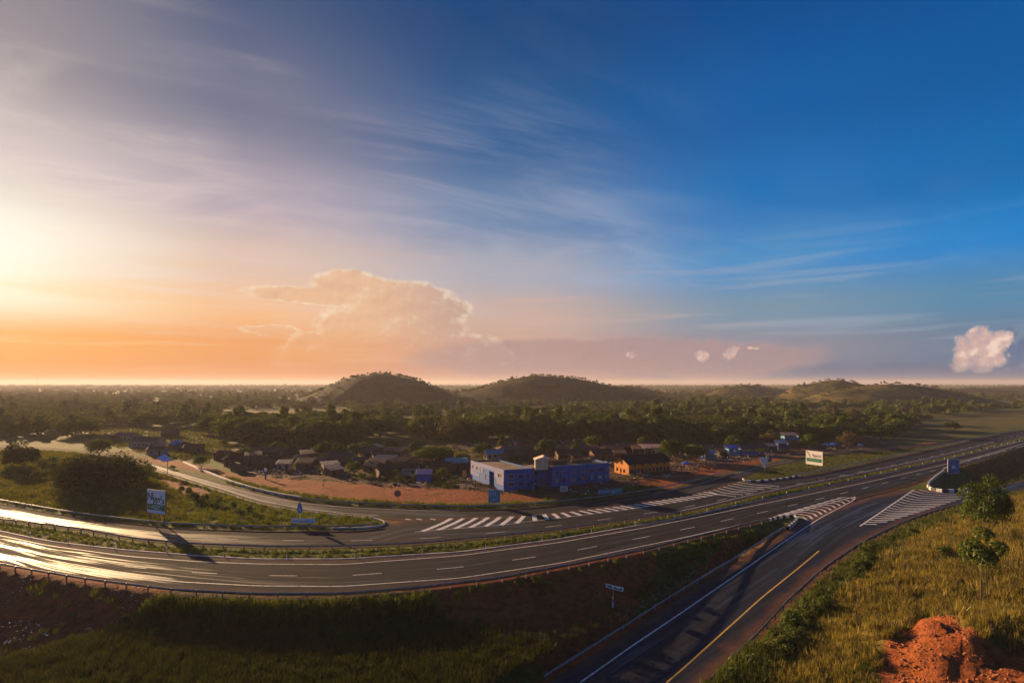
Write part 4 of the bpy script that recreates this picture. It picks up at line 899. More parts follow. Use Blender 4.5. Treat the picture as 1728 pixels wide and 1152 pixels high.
x, y = in_poly_pts(VG, 1.8, None); k = road_clear(x, y) > 1.0; x, y = x[k], y[k]; dB = seg_dist(POLY['B'], x, y); k = (dB < 5.5 + 5 * (fbm(x / 7, y / 7, 2, 8) - .3)); x, y = x[k], y[k]
scatter('village_verge_grass', np.stack([x, y, height(x, y)], 1), RNG.uniform(.4, 1.15, len(x)), TL + TF[:1], 'bright grass verge between the red track and village road', 'grass', .12)
MI = wpoly([(1255,810),(1289,788),(1391,770),(1573,751),(1645,741),(1728,727),(1728,725),(1682,735),(1573,756),(1464,780),(1355,801),(1258,812)])
x, y = in_poly_pts(MI, 2.0, None); k = road_clear(x, y) > .6; x, y = x[k], y[k]
scatter('traffic_island_grass', np.stack([x, y, height(x, y)], 1), RNG.uniform(.25, .55, len(x)), TD + TL[:1], 'short green grass on the island under the right billboard', 'grass', .15)
x, y = in_poly_pts(ISLAND_R, 1.8, (60, 100, 260, 260)); k = (seg_dist(POLY['N'], x, y) > .9) & (seg_dist(POLY['R'], x, y) > .9); x, y = x[k], y[k]
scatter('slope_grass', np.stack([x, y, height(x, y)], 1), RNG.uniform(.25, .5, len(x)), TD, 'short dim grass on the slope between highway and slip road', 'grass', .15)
# weeds around the village and open fields
x, y = in_poly_pts(VILLAGE2, .8, None); k = (road_clear(x, y) > 2) & ~zonered(x, y, .35); x, y = x[k], y[k]
scatter('hazy_yard_grass', np.stack([x, y, height(x, y)], 1), RNG.uniform(.4, 1.0, len(x)), TF + TD, 'hazy grass round the houses above the left road', 'grass', .15)
VW = np.vstack([wpoly([(150,735),(400,748),(700,756),(1000,752),(1130,760)]), wpoly([(1130,812),(980,838),(760,825),(600,806),(420,792),(300,778),(150,752)])])
x, y = in_poly_pts(VW, .5, None); k = (road_clear(x, y) > 2) & ~zonered(x, y, .35) & (fbm(x / 12, y / 12, 3, 15) > .47); x, y = x[k], y[k]
scatter('village_weeds', np.stack([x, y, height(x, y)], 1), RNG.uniform(.5, 1.2, len(x)), TF + TD, 'rough weeds growing between the mud houses', 'weeds', .15)
# loose stones and litter
M_lit = plain('litter_white', (0.62, 0.62, 0.64), .6, .3, 3.0); M_stone = plain('stone_brown', (0.20, 0.12, 0.08), .9, .4, 3.0); M_clod = plain('red_earth_clod', (0.34, 0.11, 0.035), .95, .4, 2.0)
def chip(seed, mat, flat=.3):
    rg = random.Random(seed); bm = bmesh.new(); bmesh.ops.create_icosphere(bm, subdivisions=1, radius=.5)
    for v in bm.verts: v.co *= rg.uniform(.7, 1.2); v.co.z *= flat
    me = bpy.data.meshes.new('chip'); bm.to_mesh(me); bm.free(); me.materials.append(mat); return me
LZ = np.array([unproj(a, b, -5) for a, b in [(0,990),(150,1010),(270,1024),(240,1060),(120,1110),(0,1140)]])
n = 620; a = RNG.normal(size=n) * .5; x, y = in_poly_pts(LZ, 2.2); k = fbm(x / 4, y / 4, 3, 31) > .52; x, y = x[k], y[k]
scatter('slope_litter', np.stack([x, y, height(x, y) + .03], 1), RNG.uniform(.07, .34, len(x)) ** 1.15, [chip(1, M_lit, .25), chip(2, M_lit, .5), chip(3, M_stone, .6)], 'scraps of white litter strewn over the red slope', 'litter', .5)
RZ = np.array([unproj(a, b, -4.8) for a, b in [(1020,1065),(1100,1015),(1170,965),(1200,975),(1110,1032),(1040,1075)]])
x, y = in_poly_pts(RZ, 5); scatter('verge_rubble', np.stack([x, y, height(x, y) + .03], 1), RNG.uniform(.06, .4, len(x)), [chip(4, M_stone, .6), chip(5, M_stone, .4), chip(6, M_stone, .5)], 'broken stones and rubbish beside the slip road barrier', 'rubble', .5)
MZ = RED_ZONES[8]
x, y = in_poly_pts(MZ, 7); k = fbm(x / 2, y / 2, 3, 61) > .42; x, y = x[k], y[k]
scatter('earth_clods', np.stack([x, y, height(x, y)], 1), RNG.uniform(.05, .55, len(x)) ** 1.2, [chip(7, M_clod, .7), chip(8, M_clod, .8), chip(9, M_clod, .6)], 'crumbled orange earth clods on the bare mound', 'earth clods', .5)
x, y = in_poly_pts(VILLAGE, .35); k = road_clear(x, y) > 3; x, y = x[k], y[k]
scatter('yard_rubble', np.stack([x, y, height(x, y)], 1), RNG.uniform(.15, .7, len(x)), [chip(10, M_stone, .5), chip(11, M_lit, .4), chip(12, M_stone, .6), chip(13, M_stone, .7)], 'stones, junk and scraps lying in the village yards', 'rubble', .4)
# ------------------------------------------------------------------ buildings of the village
M_mud = [plain('mud_wall_tan', (0.17, 0.095, 0.055), .9, .3, 1.2, dirt=(0.14, .07, .04)), plain('mud_wall_red', (0.13, 0.06, 0.035), .9, .3, 1.2, dirt=(.1, .05, .03)),
         plain('plaster_cream', (0.42, 0.33, 0.24), .85, .25, 1.0, dirt=(0.2, .11, .06)), plain('plaster_grey', (0.30, 0.27, 0.24), .85, .25, 1.0, dirt=(0.15, .09, .06))]
def tin(name, c, rust, amt):
    m, t, b, out = material(name); tcn = t.node('ShaderNodeTexCoord'); v = tcn.outputs['Object']; oi = t.node('ShaderNodeObjectInfo')
    vv = t.node('ShaderNodeVectorMath', operation='ADD'); t.l.new(v, vv.inputs[0]); t.l.new(oi.outputs['Location'], vv.inputs[1])
    n = t.noise(vv.outputs[0], 0.55, 5, 0.7, 0.3); n2 = t.noise(t.vscale(vv.outputs[0], (3, .5, .5)), 1.0, 4, .6)
    col = t.mix(t.m('MULTIPLY', t.ss(n, 0.42, 0.60), amt), c, rust); col = t.mix(t.m('MULTIPLY', t.ss(n2, .45, .7), .35), col, tuple(x * .55 for x in c))
    t.put(b.inputs['Base Color'], col); b.inputs['Roughness'].default_value = .7; b.inputs['Specular IOR Level'].default_value = .08; return m
ROOF = {'grey tin': tin('tin_grey', (0.16, 0.085, 0.055), (0.16, 0.085, 0.05), .6), 'rusty brown tin': tin('tin_rust', (0.125, 0.062, 0.038), (0.075, 0.035, 0.022), .8), 'pale tin': tin('tin_pale', (0.36, 0.25, 0.19), (0.25, .16, .12), .4),
        'brown thatch': plain('thatch', (0.10, 0.060, 0.036), .95, .4, 3.0, bumpy=.6), 'mauve tin': tin('tin_mauve', (0.20, 0.085, 0.065), (0.15, .09, .09), .5), 'red tin': tin('tin_red', (0.34, 0.075, 0.045), (0.15, .05, .03), .5),
        'blue tin': tin('tin_blue', (0.10, 0.20, 0.34), (0.08, .09, .11), .4), 'teal tin': tin('tin_teal', (0.13, 0.30, 0.32), (0.09, .12, .12), .4)}
M_hole = plain('dark_opening', (0.012, 0.011, 0.011), .8, .1); M_frame = plain('frame_white', (0.55, 0.53, 0.50), .6, .2); M_wood = plain('weathered_wood', (0.12, 0.075, 0.045), .85, .35, 4.0)
def glass_mat():
    m, t, b, out = material('window_glass'); b.inputs['Base Color'].default_value = (0.02, 0.025, 0.03, 1); b.inputs['Roughness'].default_value = .08; return m
M_glass = glass_mat()
def corrugated(mb, p00, p10, p01, p11, thick=.05, pitch=.38, amp=.045):
    """corrugated sheet spanned by four corners, ridges running from p00 to p01"""
    p00, p10, p01, p11 = map(Vector, (p00, p10, p01, p11)); n = max(6, int((p10 - p00).length / pitch) * 2); nm = (p10 - p00).cross(p01 - p00).normalized(); nm = nm if nm.z > 0 else -nm
    a, b_ = [], []
    for i in range(n + 1):
        o = nm * (amp if i % 2 else -amp); q = i / n; a.append(p00.lerp(p10, q) + o); b_.append(p01.lerp(p11, q) + o)
    vs = a + b_ + [v - nm * thick for v in a] + [v - nm * thick for v in b_]; m = n + 1; fs = []
    for i in range(n): fs += [(i, i+1, m+i+1, m+i), (2*m+i+1, 2*m+i, 3*m+i, 3*m+i+1), (i+1, i, 2*m+i, 2*m+i+1), (m+i, m+i+1, 3*m+i+1, 3*m+i)]
    fs += [(0, m, 3*m, 2*m), (n, 2*m+n, 3*m+n, m+n)]; mb.add(vs, fs)
def wall_with_openings(mb, x0, x1, z0, z1, y, t, ops):
    """wall slab along x at depth y..y+t with rectangular openings (xa, xb, za, zb), built of blocks round the holes"""
    xs = sorted({x0, x1, *[o[0] for o in ops], *[o[1] for o in ops]}); zs = sorted({z0, z1, *[o[2] for o in ops], *[o[3] for o in ops]})
    for i in range(len(xs) - 1):
        for j in range(len(zs) - 1):
            cx_, cz_ = (xs[i] + xs[i+1]) / 2, (zs[j] + zs[j+1]) / 2
            if any(o[0] < cx_ < o[1] and o[2] < cz_ < o[3] for o in ops): continue
            mb.box(xs[i], xs[i+1], y, y + t, zs[j], zs[j+1])
    return mb
def opening_parts(parent, o, y, t, kind='window', frame=M_frame, leaf=None, M=None):
    """frame and pane (or door leaf) for one opening of a wall"""
    xa, xb, za, zb = o; f = .07
    fr = MB(); fr.box(xa, xa + f, y - .03, y + t * .5, za, zb).box(xb - f, xb, y - .03, y + t * .5, za, zb).box(xa + f, xb - f, y - .03, y + t * .5, zb - f, zb)
    if kind == 'window': fr.box(xa + f, xb - f, y - .03, y + t * .5, za, za + f).box((xa + xb) / 2 - .025, (xa + xb) / 2 + .025, y - .01, y + t * .4, za + f, zb - f)
    w = fr.build(kind, frame, parent)
    if M is not None: w.matrix_local = M
    MB().box(xa + f, xb - f, y + t * .55, y + t * .7, za + (f if kind == 'window' else 0), zb - f).build('pane' if kind == 'window' else 'door_leaf', leaf or (M_glass if kind == 'window' else M_hole), w)
    return w
def house(px, py, w, d, h, rz, roof, wall, label, kind='gable', pitch=.32, group=None, doors=1, base_drop=.3, xyz=None, over=.45, name='mud_house'):
    """small house; front (-y side) turned by rz; px, py is the middle of the front wall's foot"""
    x, y, z = xyz or place(px, py); e = empty(name, (x, y, z), rz, label, 'house', group)
    rg = random.Random(int(px * 13 + py)); W2 = w / 2; ops = []; n = max(2, int(w / 2.1)); di = rg.randrange(n)
    for i in range(n):
        cx_ = -W2 + (i + .5) * w / n
        if i == di: ops.append((cx_ - .42, cx_ + .42, 0.0, min(1.95, h - .25)))
        elif rg.random() < .75: ops.append((cx_ - .38, cx_ + .38, .95, min(1.85, h - .3)))
    mb = wall_with_openings(MB(), -W2, W2, 0, h, 0, .22, ops); mb.box(-W2, W2, 0.002, .218, -base_drop, 0)
    mb.box(-W2, -W2 + .22, .22, d - .22, -base_drop, h).box(W2 - .22, W2, .22, d - .22, -base_drop, h).box(-W2, W2, d - .22, d, -base_drop, h)
    rise = d / 2 * pitch * 2
    if kind == 'gable':
        for xa in (-W2, W2 - .22): mb.add([(xa, 0, h), (xa, d, h), (xa, d / 2, h + d / 2 * pitch), (xa + .22, 0, h), (xa + .22, d, h), (xa + .22, d / 2, h + d / 2 * pitch)], [(0, 2, 1), (3, 4, 5), (0, 1, 4, 3), (1, 2, 5, 4), (2, 0, 3, 5)])
    mb.build('wall', M_mud[wall], e)
    for o in ops: opening_parts(e, o, 0, .22, 'door' if o[2] == 0 else 'window', M_wood, M_hole if o[2] == 0 or rg.random() < .6 else M_glass)
    ov = over; rmat = ROOF[roof]
    if kind == 'gable':
        zr_, ze = h + d / 2 * pitch + .06, h - ov * pitch + .06
        for s, ya in ((-1, -ov), (1, d + ov)):
            rb_ = MB(); q = (-W2 - ov, ya, ze), (W2 + ov, ya, ze), (-W2 - ov, d / 2 - s * -.02, zr_), (W2 + ov, d / 2, zr_)
            (corrugated(rb_, *q) if 'tin' in roof else rb_.hexa([(q[0][0], q[0][1], ze - .1), (q[1][0], q[1][1], ze - .1), (q[3][0], q[3][1] - s * 0, zr_ - .1), (q[2][0], d / 2, zr_ - .1)], [q[0], q[1], q[3], (q[2][0], d / 2, zr_)]))
            rb_.build('roof_sheet', rmat, e)
        MB().tube((-W2 - ov, d / 2, zr_ + .03), (W2 + ov, d / 2, zr_ + .03), .11, n=6).build('ridge_cap', rmat, e)
    elif kind == 'hip':
        ze, zr_ = h + .02, h + d / 2 * pitch * 1.1; r0 = max(.2, W2 + ov - d / 2 * .8)
        c = [(-W2-ov, -ov), (W2+ov, -ov), (W2+ov, d+ov), (-W2-ov, d+ov)]; a, b_ = (-r0, d / 2, zr_), (r0, d / 2, zr_)
        for f in ([(*c[0], ze), (*c[1], ze), b_, a], [(*c[2], ze), (*c[3], ze), a, b_], [(*c[1], ze), (*c[2], ze), b_], [(*c[3], ze), (*c[0], ze), a]):
            k = len(f); MB().add(f + [(p[0] * .98, p[1], p[2] - .1) for p in f], [tuple(range(k)), tuple(reversed(range(k, 2*k)))] + [(i, (i+1) % k, k + (i+1) % k, k + i) for i in range(k)]).build('roof_sheet', rmat, e)
    else:
        rb_ = MB(); corrugated(rb_, (-W2 - ov, -ov, h + .03), (W2 + ov, -ov, h + .03), (-W2 - ov, d + ov, h + d * pitch * .6), (W2 + ov, d + ov, h + d * pitch * .6)); rb_.build('roof_sheet', rmat, e)
        mb2 = MB()
        for xa in (-W2, W2 - .22): mb2.add([(xa, .22, h), (xa, d, h), (xa, d, h + d * pitch * .6 - .07), (xa + .22, .22, h), (xa + .22, d, h), (xa + .22, d, h + d * pitch * .6 - .07)], [(0, 2, 1), (3, 4, 5), (0, 1, 4, 3), (1, 2, 5, 4), (2, 0, 3, 5)])
        mb2.build('gable_wall', M_mud[wall], e)
    rg2 = random.Random(int(px))
    if 'tin' in roof and w > 4:
        sw = MB()
        for i in range(3): a, b_ = rg2.uniform(-W2, W2), rg2.uniform(.3, d * .4); zz = h + b_ * (pitch if kind == 'gable' else pitch * .6) + .22; sw.box(a - .2, a + .2, b_ - .15, b_ + .15, zz - .12, zz + .08)
        if kind != 'hip': sw.build('roof_weight', M_stone, e)
    return e
V = [ # px, py, w, d, h, rz(deg), roof, wall, kind, label
 (480-82,788,12,5,2.7,-8,'rusty brown tin',0,'gable','long tan mud house with rusty roof at the bend of the red track'),
 (440,790,10,5,2.5,-10,'rusty brown tin',0,'gable','tan mud house joining the long rusty house on its right side'),
 (478,794,5,4,2.4,6,'pale tin',3,'mono','little grey house with pale curved sheet roof beside the rusty row'),
 (505,784,7,5,2.3,-12,'grey tin',1,'gable','red mud house with weathered grey roof behind the pale sheet house'),
 (525,776,8,5,2.5,14,'grey tin',1,'mono','low red house under the grove, between grey roofs left of the track fork'),
 (490,772,8,5,2.5,-4,'rusty brown tin',1,'gable','rust roofed house tucked under the dark grove'),
 (455,771,8,5,2.5,6,'grey tin',0,'gable','tan house with grey roof behind the long rusty house'),
 (418,772,9,5,2.5,-6,'mauve tin',0,'gable','mauve roofed house behind the left end of the long rusty house'),
 (372,778,9,5,2.6,-14,'rusty brown tin',1,'gable','dark rusty house by the small green tree at the track'),
 (560,796,6,4,2.4,18,'pale tin',0,'mono','tan hut with bright pale roof left of the small green tree'),
 (570,803,5,4,2.2,26,'pale tin',1,'mono','red hut lowest in the cluster left of the small green tree'),
 (578,783,10,6,2.6,16,'grey tin',0,'gable','larger grey roofed house above the bright pale huts'),
 (622,797,6,5,2.3,-18,'grey tin',1,'gable','red hut with sagging grey roof right of the small green tree'),
 (642,786,9,5,2.4,-10,'pale tin',1,'mono','hut with pale sloping roof in the middle of the mud houses'),
 (628,772,8,6,2.6,22,'mauve tin',1,'gable','mauve roofed house at the top of the middle cluster'),
 (661,771,10,5,2.4,-8,'mauve tin',0,'mono','wide low mauve roof at the upper right of the middle cluster'),
 (648,778,9,6,2.4,12,'rusty brown tin',1,'gable','rusty house between the mauve roofs of the middle cluster'),
 (658,805,8,5,2.6,16,'rusty brown tin',1,'gable','dark red hut with open front behind the green shrubs'),
 (684,803,8,5,2.8,-3,'rusty brown tin',2,'gable','cream fronted house with rusty roof left of the blue tarpaulin stall'),
 (692,783,7,5,2.4,-14,'rusty brown tin',0,'gable','rusty hut just left of the broad layered tree'),
 (734,799,7,5,2.5,-20,'rusty brown tin',1,'mono','dark shed leaning behind the blue tarpaulin stall'),
 (758,793,7,4,2.4,10,'grey tin',1,'gable','dim hut right of the tarpaulin stall under the layered tree'),
 (773,795,8,5,2.9,8,'teal tin',1,'mono','hut with blue green sheet roof left of the blue building'),
 (745,778,8,5,2.4,-6,'rusty brown tin',1,'gable','rust roofed hut directly under the layered tree'),
 (712,775,7,5,2.3,4,'grey tin',0,'gable','grey roofed hut in the shade left of the layered tree'),
 (862,770,12,7,2.8,6,'mauve tin',1,'hip','mauve hipped roof house behind the left wing of the blue building'),
 (890,764,12,6,2.8,-4,'red tin',1,'gable','house with red roof sheets above the blue building, below the wood'),
 (872,778,8,5,2.5,16,'grey tin',1,'gable','grey roof hut just over the parapet of the blue building'),
 (836,775,8,5,2.5,10,'teal tin',2,'gable','little pale teal roofed house behind the left wing of the blue building'),
 (893,777,9,5,2.4,-8,'rusty brown tin',1,'gable','rusty hut left of the cream stair tower'),
 (960,776,10,6,2.6,6,'rusty brown tin',1,'gable','brown roofed house behind the right wing of the blue building'),
 (990,770,11,6,2.6,-6,'mauve tin',1,'gable','mauve roofed house behind the blue right wing, near its middle'),
 (1018,776,9,6,2.6,8,'rusty brown tin',0,'gable','brown house between blue building and orange building'),
 (1035,768,9,6,2.6,-12,'grey tin',1,'gable','grey roofed hut behind the gable of the orange building'),
 (1062,764,10,6,2.6,8,'red tin',1,'gable','red roofed house behind the orange building, left of its ridge'),
 (1084,768,9,5,2.6,-5,'grey tin',1,'mono','low grey roof hidden behind the orange building ridge'),
 (1096,761,9,6,2.6,14,'red tin',1,'gable','second red roofed house behind the orange building, nearer the big tree'),
 (1103,768,9,5,3.0,0,'pale tin',2,'mono','bright pale roof right behind the orange building ridge end'),
 (205,745,13,6,3.0,-8,'mauve tin',2,'gable','long house with mauve roof in the haze above the left road'),
 (238,756,15,7,3.4,-6,'grey tin',2,'gable','long cream school like house above the left road'),
 (285,738,9,5,2.8,10,'mauve tin',1,'gable','small mauve roofed house right of the long hazy houses'),
 (292,760,9,6,2.8,-18,'blue tin',1,'gable','house with dull blue roof left of the dark grove'),
 (262,768,7,4,2.4,6,'grey tin',3,'gable','low grey house below the long cream house'),
 (178,746,8,5,2.5,-12,'grey tin',1,'gable','leftmost hazy house, low and dark beside the mauve roof'),
 (325,764,8,5,2.5,8,'rusty brown tin',1,'gable','rusty house at the foot of the dark grove by the left road'),
 (22,716,12,6,3.0,4,'mauve tin',2,'gable','far hazy mauve roofed house at the left edge')]
for px, py, w, d, h, rz, rf, wl, kd, lb in V:
    house(px, py, w * .86, d, h, R_(rz * 1.8), rf, wl, lb, kd, pitch=.42 if kd == 'gable' else .34)

HUTS = [(392,796,'tiny tin hut at the left end of the long rusty house','grey tin'),(428,779,'tiny hut behind the middle of the long rusty house','mauve tin'),(512,793,'tiny shed right of the red mud house','rusty brown tin'),(540,786,'small sagging hut between the rusty cluster and pale roofs','mauve tin'),(552,776,'small hut at the back under the grove edge','grey tin'),
 (590,776,'tiny roof peeping over the larger grey roofed house','rusty brown tin'),(606,786,'tiny hut just behind the small tree among the tin roofs','grey tin'),(634,794,'tiny shed behind the yellow cloth','mauve tin'),(672,790,'small crooked hut over the cream fronted house','grey tin'),(702,792,'small crooked shed above the tarpaulin stall','rusty brown tin'),(720,790,'tiny hut behind the tarpaulin stall','mauve tin'),
 (784,789,'small rusty shed touching the left end of the blue building','rusty brown tin'),(880,771,'tiny red sheet hut over the stair tower side','red tin'),(908,768,'small dim hut behind the cream stair tower','grey tin'),(940,770,'small hut behind the junction of the blue wings','mauve tin'),(976,779,'tiny shed close behind the blue right wing','rusty brown tin'),(1006,767,'small hut farther behind the blue right wing','red tin'),(1046,774,'small shed touching the back of the orange building','grey tin'),(1072,760,'tiny hut at the wood edge over the orange roof','mauve tin'),(640,764,'tiny pale hut alone at the grass above the middle cluster','pale tin'),(1120,766,'small hut left of the large dark tree','rusty brown tin')]
for i, (px, py, lb, rf) in enumerate(HUTS):
    house(px, py, 3.6 + (i * 37 % 20) / 10, 3.6 + (i * 53 % 12) / 10, 2.0 + (i * 29 % 6) / 10, R_((i * 71) % 90 - 45), rf, i % 2, lb, 'mono' if i % 3 else 'gable', pitch=.4, name='mud_hut')
M_junk = [M_wood, ROOF['grey tin'], ROOF['rusty brown tin'], M_mud[2]]
rj = random.Random(11); jm = []
for k in range(4):
    j = MB()
    for i in range(7):
        a = rj.uniform(-1.3, 1.3); b_ = rj.uniform(-.8, .8); L = rj.uniform(.6, 2.0); h0 = rj.uniform(.05, .5); th_ = rj.uniform(0, 3.14); c_, s_j = math.cos(th_) * L / 2, math.sin(th_) * L / 2; w_ = rj.uniform(.08, .45)
        j.hexa([(a - c_ + s_j * w_, b_ - s_j - c_ * w_, h0), (a + c_ + s_j * w_, b_ + s_j - c_ * w_, h0 + .2), (a + c_ - s_j * w_, b_ + s_j + c_ * w_, h0 + .2), (a - c_ - s_j * w_, b_ - s_j + c_ * w_, h0)], [(a - c_ + s_j * w_, b_ - s_j - c_ * w_, h0 + .08), (a + c_ + s_j * w_, b_ + s_j - c_ * w_, h0 + .28), (a + c_ - s_j * w_, b_ + s_j + c_ * w_, h0 + .28), (a - c_ - s_j * w_, b_ - s_j + c_ * w_, h0 + .08)])
    jm.append(j.build('junk', M_junk[k], mesh_only=True))
x, y = in_poly_pts(VILLAGE, .035); k = road_clear(x, y) > 9; x, y = x[k], y[k]
scatter('yard_junk', np.stack([x, y, height(x, y)], 1), RNG.uniform(.6, 1.5, len(x)), jm, 'heaps of planks and sheets lying between the village houses', 'junk', .1)

# ------------------------------------------------------------------ the blue building
def paint_wall(name, c, stain, rough=.75): return plain(name, c, rough, .22, .6, dirt=stain, dirtamt=.35)
M_blue = paint_wall('paint_cobalt_blue', (0.0, 0.10, 0.34), (0.004, 0.06, 0.20)); M_lilac = paint_wall('paint_pale_lilac', (0.24, 0.25, 0.44), (0.14, 0.18, 0.38))
M_sky = paint_wall('paint_mid_blue', (0.03, 0.13, 0.46), (0.05, 0.12, 0.34)); M_cream = paint_wall('plaster_warm_cream', (0.66, 0.50, 0.32), (0.45, 0.32, 0.2))
M_slab = plain('roof_slab_dusty', (0.17, 0.105, 0.062), .9, .4, .8, dirt=(.07, .05, .03)); M_orangep = plain('paint_orange', (0.72, 0.24, 0.020), .8, .22, .7, dirt=(.40, .20, .07), dirtamt=.4)
M_winw = plain('window_frame_pale', (0.48, 0.50, 0.52), .6, .2); M_amber = plain('amber_light_and_cloth', (0.72, 0.34, 0.07), .6, .2); M_white = plain('white_paint', (0.78, 0.78, 0.80), .6, .12)
def P2(px, py): return unproj(px, py, 0)
C0 = Vector((*P2(850, 828.5), 0)); L0 = Vector((*P2(793.5, 808), 0)); E0 = Vector((*P2(899, 825), 0)); G0 = Vector((*P2(931, 821.5), 0)); K0 = Vector((*P2(1027.5, 813), 0))
BB = empty('blue_building', C0, 0, 'two storey cobalt blue building with lilac end facade and flat roof', 'building')
def frame_on(A, B, z=0.0):
    """matrix of a wall frame: x from A to B, y into the building, z up"""
    d = (B - A); L = d.length; d.normalize(); nrm = Vector((-d.y, d.x, 0))
    M = Matrix(((d.x, nrm.x, 0, A.x - C0.x), (d.y, nrm.y, 0, A.y - C0.y), (0, 0, 1, z), (0, 0, 0, 1))); return M, L
HB = 5.9
def bpart(mb, name, mat, M, parent=None):
    o = mb.build(name, mat, parent or BB)
    if parent is None: o.matrix_local = M
    return o
# lit left facade: L0 -> C0, facing left
M_, Lf = frame_on(L0, C0)
ops = [(1.2, 2.4, 3.5, 4.6), (4.2, 5.5, 3.4, 4.7), (16.9 / 20 * Lf, 18.9 / 20 * Lf, 3.35, 4.6), (9.9, 10.9, 1.3, 3.2), (12.9, 15.9, 0.0, 4.4), (6.9, 9.6, 3.3, 4.5)]
wb = [MB(), MB(), MB()]
for i, (za, zb) in enumerate(((0, 1.6), (1.6, 3.0), (3.0, HB))):
    oo = [(a, b_, max(c, za), min(d, zb)) for a, b_, c, d in ops if min(d, zb) > max(c, za)]; wall_with_openings(wb[i], 0, Lf, za, zb, 0, .25, oo)
bpart(wb[0], 'lower_wall', M_sky, M_); bpart(wb[1], 'painted_band', M_sky, M_); wall_blocks = [MB(), MB(), MB()]
for k_, (xa_, xb_, za_, zb_) in enumerate(((0, 6.55, 3.0, 4.85), (6.55, 15.95, 3.0, 4.85), (15.95, Lf, 3.0, 4.85))):
    wall_with_openings(wall_blocks[k_], xa_, xb_, za_, zb_, 0, .25, [(max(a, xa_), min(b_, xb_), max(c, za_), min(d, zb_)) for a, b_, c, d in ops if min(b_, xb_) > max(a, xa_) and min(d, zb_) > max(c, za_)])
    bpart(wall_blocks[k_], 'upper_wall', (M_lilac, M_sky, M_lilac)[k_], M_)
bpart(MB().box(0, Lf, 0, .25, 4.85, HB), 'parapet_wall', M_lilac, M_)
bpart(MB().box(16.2 / 20 * Lf, Lf - .02, -.05, -.003, 1.5, 2.95), 'mural_panel', M_lilac, M_)
bpart(MB().add([(0.3, -.04, 1.9), (6.4, -.04, 1.5), (6.4, -.04, 2.6), (3.4, -.04, 2.75), (1.6, -.04, 3.0), (.3, -.04, 3.0), (0.3, -.004, 1.9), (6.4, -.004, 1.5), (6.4, -.004, 2.6), (3.4, -.004, 2.75), (1.6, -.004, 3.0), (.3, -.004, 3.0)], [(0,1,2,3,4,5), (11,10,9,8,7,6)] + [(i, (i+1) % 6, 6 + (i+1) % 6, 6 + i) for i in range(6)]), 'mural_panel', M_lilac, M_)
for o in (ops[0], ops[1], ops[2], ops[3]): opening_parts(BB, o, 0, .25, 'window', M_winw, M_amber, M_)  # amber panes: the orange light on these windows is put into their colour
opening_parts(BB, ops[5], 0, .25, 'window', M_winw, M_blue, M_)
ent = bpart(MB().box(12.7, 16.1, 1.6, 1.8, 0, 4.6).box(12.7, 12.9, .25, 1.6, 0, 4.6).box(15.9, 16.1, .25, 1.6, 0, 4.6), 'entrance_recess', M_blue, M_)
MB().box(14.4, 15.3, 1.5, 1.59, 0, 2.3).tube((14.85, 1.5, 2.3), (14.85, 1.59, 2.3), .45, n=16).build('door', plain('door_teal', (0.12, .28, .30), .6, .2), ent)
def text_obj(txt, size, mat, name='lettering', ext=.02, shear=0.0, space=1.0):
    cu = bpy.data.curves.new(name, 'FONT'); cu.body = txt; cu.size = size; cu.extrude = ext; cu.align_x = 'CENTER'; cu.align_y = 'CENTER'; cu.space_character = space; cu.shear = shear
    o = bpy.data.objects.new(name + '_tmp', cu); COL.objects.link(o); dg = bpy.context.evaluated_depsgraph_get(); me = bpy.data.meshes.new_from_object(o.evaluated_get(dg)); bpy.data.objects.remove(o); me.name = name
    me.materials.clear(); me.materials.append(mat); return me
def add_text(parent, txt, size, mat, x, y, z, name='lettering', space=1.0, M=None, sx=1.0, ext=.02, shear=0.0):
    o = mesh_obj(name, text_obj(txt, size, mat, name, ext, shear, space), parent); m = Matrix.Translation((x, y, z)) @ Matrix.Rotation(math.pi / 2, 4, 'X') @ Matrix.Diagonal((sx, 1, 1, 1)); o.matrix_local = (M @ m) if M is not None else m; return o
add_text(BB, 'ND', 1.25, M_white, 8.25, -.06, 3.9, M=M_)
# dark front facade of the left wing
M2, L2 = frame_on(C0, E0)
ops2 = [(1.35, 2.95, 3.3, 4.6), (1.35, 2.95, 1.1, 2.4), (4.6, 5.7, 3.4, 4.3), (4.6, 5.7, 1.2, 2.1), (7.0, 7.6, 3.2, 4.3), (7.0, 7.6, 1.0, 2.0)]
bpart(wall_with_openings(MB(), .25, L2, 0, HB, 0, .25, ops2), 'front_wall', M_blue, M2)
for i, o in enumerate(ops2): opening_parts(BB, o, 0, .25, 'window', M_winw if i < 2 else M_wood, None, M2)
for xx in (3.5, 6.2): bpart(MB().box(xx, xx + .35, -.14, -.003, 0, HB), 'pilaster', M_blue, M2)
bpart(MB().box(7.9, L2 + .2, -1.1, -.003, 0, 2.6), 'porch_block', M_blue, M2)
# roofs, parapets and back walls of the left wing
dl = (L0 - C0); nb = Vector((E0 - C0)) ; Bk = E0 + dl * .92
def poly_slab(pts, z0, z1, name, mat): return MB().prism([(p.x - C0.x, p.y - C0.y) for p in pts], z0, z1).build(name, mat, BB)
poly_slab([C0 + (E0 - C0) * .04 + dl * .015, E0 + dl * .01 - (E0 - C0) * .02, Bk, L0 + (E0 - C0) * .04], HB - .55, HB - .40, 'roof_slab', M_slab)
M3, L3 = frame_on(E0, Bk); bpart(MB().box(.0, L3, 0, .25, 0, HB), 'side_wall', M_blue, Matrix(M3) @ Matrix.Translation((0, 0, 0)))
M4, L4 = frame_on(Bk, L0); bpart(MB().box(0, L4, -.003, .22, 0, HB + .01), 'back_wall', M_slab, M4)
